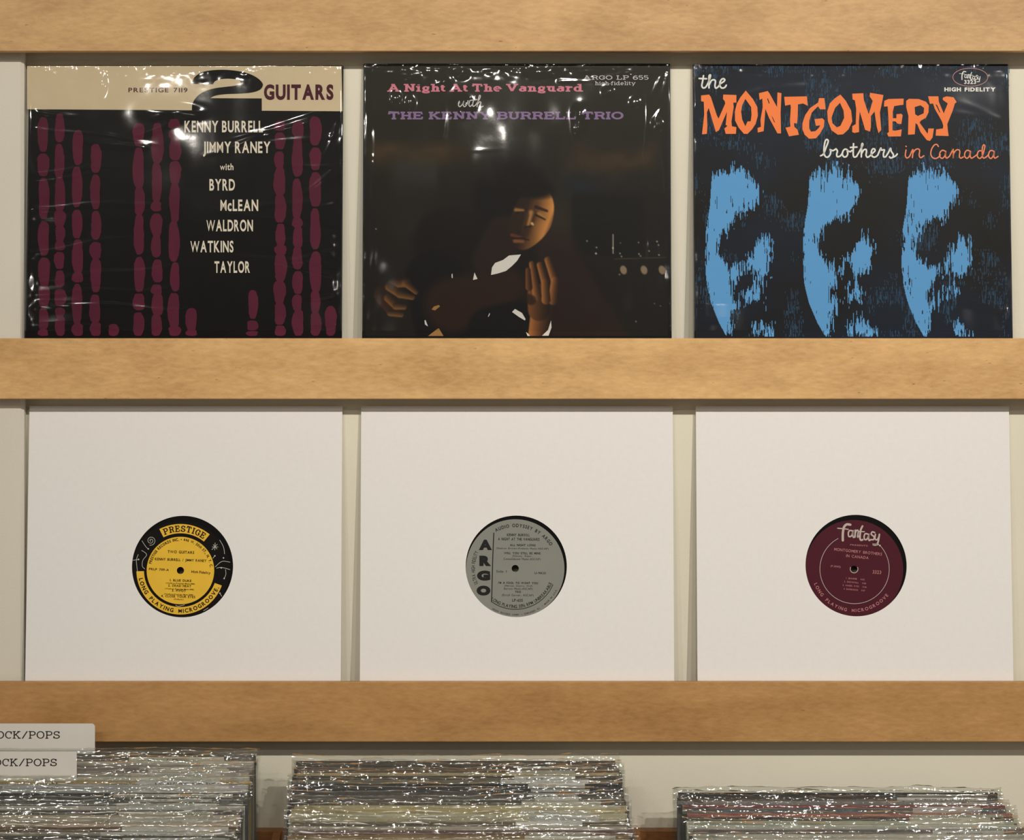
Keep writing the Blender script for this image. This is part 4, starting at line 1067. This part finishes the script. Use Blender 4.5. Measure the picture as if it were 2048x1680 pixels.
stack('middle', 1232, 1514, 23, C_COL, dict(on={1, 2, 3, 4, 5, 6, 7, 8, 9, 10, 11, 12, 13, 14, 15, 16, 17, 18, 19, 20, 21, 22}, x0=(.200, .232), x1=(.268, .310), drift=0.0004),
      {4: ('Rob S.', .018, .0032, .01), 8: ('Eddie Starr', .035, .003, .01), 16: ('Rex Stinnett', .032, .0042, .02)}, 9)
stack('right', 1992, 1578, 14, R_COL, dict(on=set(range(0, 14)), x0=(.205, .232), x1=(.285, .306), drift=0.0009),
      {1: ('BUTTERFIELD BLUES BAND', .055, .0036, .035), 3: ('EDITH FROST', .03, .0034, .02), 5: ('Fraternity of Dimes', .045, .003, .01), 9: ('Hamlet Gritsch', .034, .0032, .01), 12: ('FOLKAL POINT', .036, .0036, .035)}, 5)

# white plastic section dividers in the left bin
def divider(right_px, top_py, rad_px, i, label, x_text0, x_text1, base_px):
    y = Y0 + .002 - (i - .5) * STEP * math.cos(SL)
    xr = W(right_px, 0, y)[0]; zt = W(0, top_py, y)[2]; rad = rad_px / 2000.0
    w = .152; h = zt - floor_z(FLOORS['left'], y)
    e = empty('section_divider', (xr - w, y, zt - h)); tag(e, label, 'divider', 'white plastic dividers in the left bin')
    out = [(0, 0), (w, 0), (w, h - rad)] + [(w - rad + rad * math.cos(a), h - rad + rad * math.sin(a)) for a in np.linspace(0.2, PI / 2, 7)] + [(0, h)]
    n = len(out); t = .0004
    v = [(a, -t, b) for a, b in out] + [(a, t, b) for a, b in out]
    f = [tuple(range(n)), tuple(range(2 * n - 1, n - 1, -1))] + [(i_, n + i_, n + (i_ + 1) % n, (i_ + 1) % n) for i_ in range(n)]
    c = link_mesh('card', v, f, plain('divider_plastic', (222, 217, 208), .45, .4, .01, 90), e)
    P = Print(Plane((xr - w, y, zt - h), 0.0), .0006)
    P.text('ROCK/POPS', x_text0, x_text1, base_px, 15, SLAB(.135, .11, .12), capn=1, gap=.12)
    P.emit('lettering', ink((38, 32, 30), .5, .12), c)
divider(190, 1447, 7, -.45, 'tall white section divider with rounded corner, rising in front of the lowest ledge', -24, 120, 1477)
divider(153.5, 1503, 1, 6.9, 'lower white section divider standing in front of the taller rounded one', -29.5, 114, 1532)

# bin: plywood box with a sloping floor, mostly below the picture
def bin_box():
    e = empty('record_bin', (0, 0, .70))
    tag(e, 'plywood record bin standing against the wall under the ledges', 'record bin')
    zb = W(0, 1664, .012)[2] - .70
    box('back_board', -.62, .62, .0142, .0292, 0, zb, M['binwood'], e)
    for k, (px, px2) in enumerate(((536, 552), (1268, 1285))):
        x = W(px, 0, -.02)[0]; x2 = W(px2, 0, -.02)[0]
        v = [(x, -.20, 0), (x2, -.20, 0), (x2, .0140, 0), (x, .0140, 0), (x, -.20, zb - .10), (x2, -.20, zb - .10), (x2, .0140, zb), (x, .0140, zb)]
        f = [(0, 3, 2, 1), (4, 5, 6, 7), (0, 1, 5, 4), (1, 2, 6, 5), (2, 3, 7, 6), (3, 0, 4, 7)]
        link_mesh('partition', v, f, M['binwood'], e)
    box('front_board', -.62, .62, -.215, -.2005, -.02, zb - .13, M['binwood'], e)
    box('base_board', -.62, .62, -.2004, .0140, -.02, -.0002, M['binwood'], e)
    for k, xa, xb in (('left', -.615, W(535, 0, -.02)[0] - .0035), ('middle', W(553, 0, -.02)[0] + .0035, W(1267, 0, -.02)[0] - .003), ('right', W(1286, 0, -.02)[0] + .003, .615)):
        za, zb_ = floor_z(FLOORS[k], -.1995) - .70, floor_z(FLOORS[k], .0135) - .70
        v = [(xa, -.1995, za - .009), (xb, -.1995, za - .009), (xb, .0135, zb_ - .009), (xa, .0135, zb_ - .009), (xa, -.1995, za), (xb, -.1995, za), (xb, .0135, zb_), (xa, .0135, zb_)]
        link_mesh('floor_board', v, [(0, 3, 2, 1), (4, 5, 6, 7), (0, 1, 5, 4), (1, 2, 6, 5), (2, 3, 7, 6), (3, 0, 4, 7)], M['binwood'], e)
    for x in (-.6, .585): box('leg', x, x + .015, -.2, 0.0, -.70, -.0202, M['binwood'], e)
bin_box()

# ------------------------------------------------------------------ behind the camera: unseen dim racks, added for the gloss to reflect
rr = random.Random(2)
def rack(x, y, w, h, rgb, label):
    e = empty('reflected_rack', (x, y, 0)); tag(e, label, 'rack')
    m = plain('rack_paint', rgb, .7, .3)
    box('side', 0, .03, 0, .3, 0, h, m, e); box('side', w - .03, w, 0, .3, 0, h, m, e); box('back', .03, w - .03, 0, .02, 0, h, m, e)
    for k in range(5): box('shelf', .03, w - .03, .02, .3, .1 + k * (h - .2) / 4, .125 + k * (h - .2) / 4, m, e)
for k, (x, rgb, nm) in enumerate(((-2.6, (60, 45, 32), 'dark brown'), (-1.3, (200, 190, 170), 'cream painted'), (0.1, (40, 44, 48), 'charcoal'), (1.4, (150, 110, 70), 'light wood'))):
    rack(x, -5.29, 1.1, 2.0, rgb, nm + ' unseen rack added behind the camera for reflections')
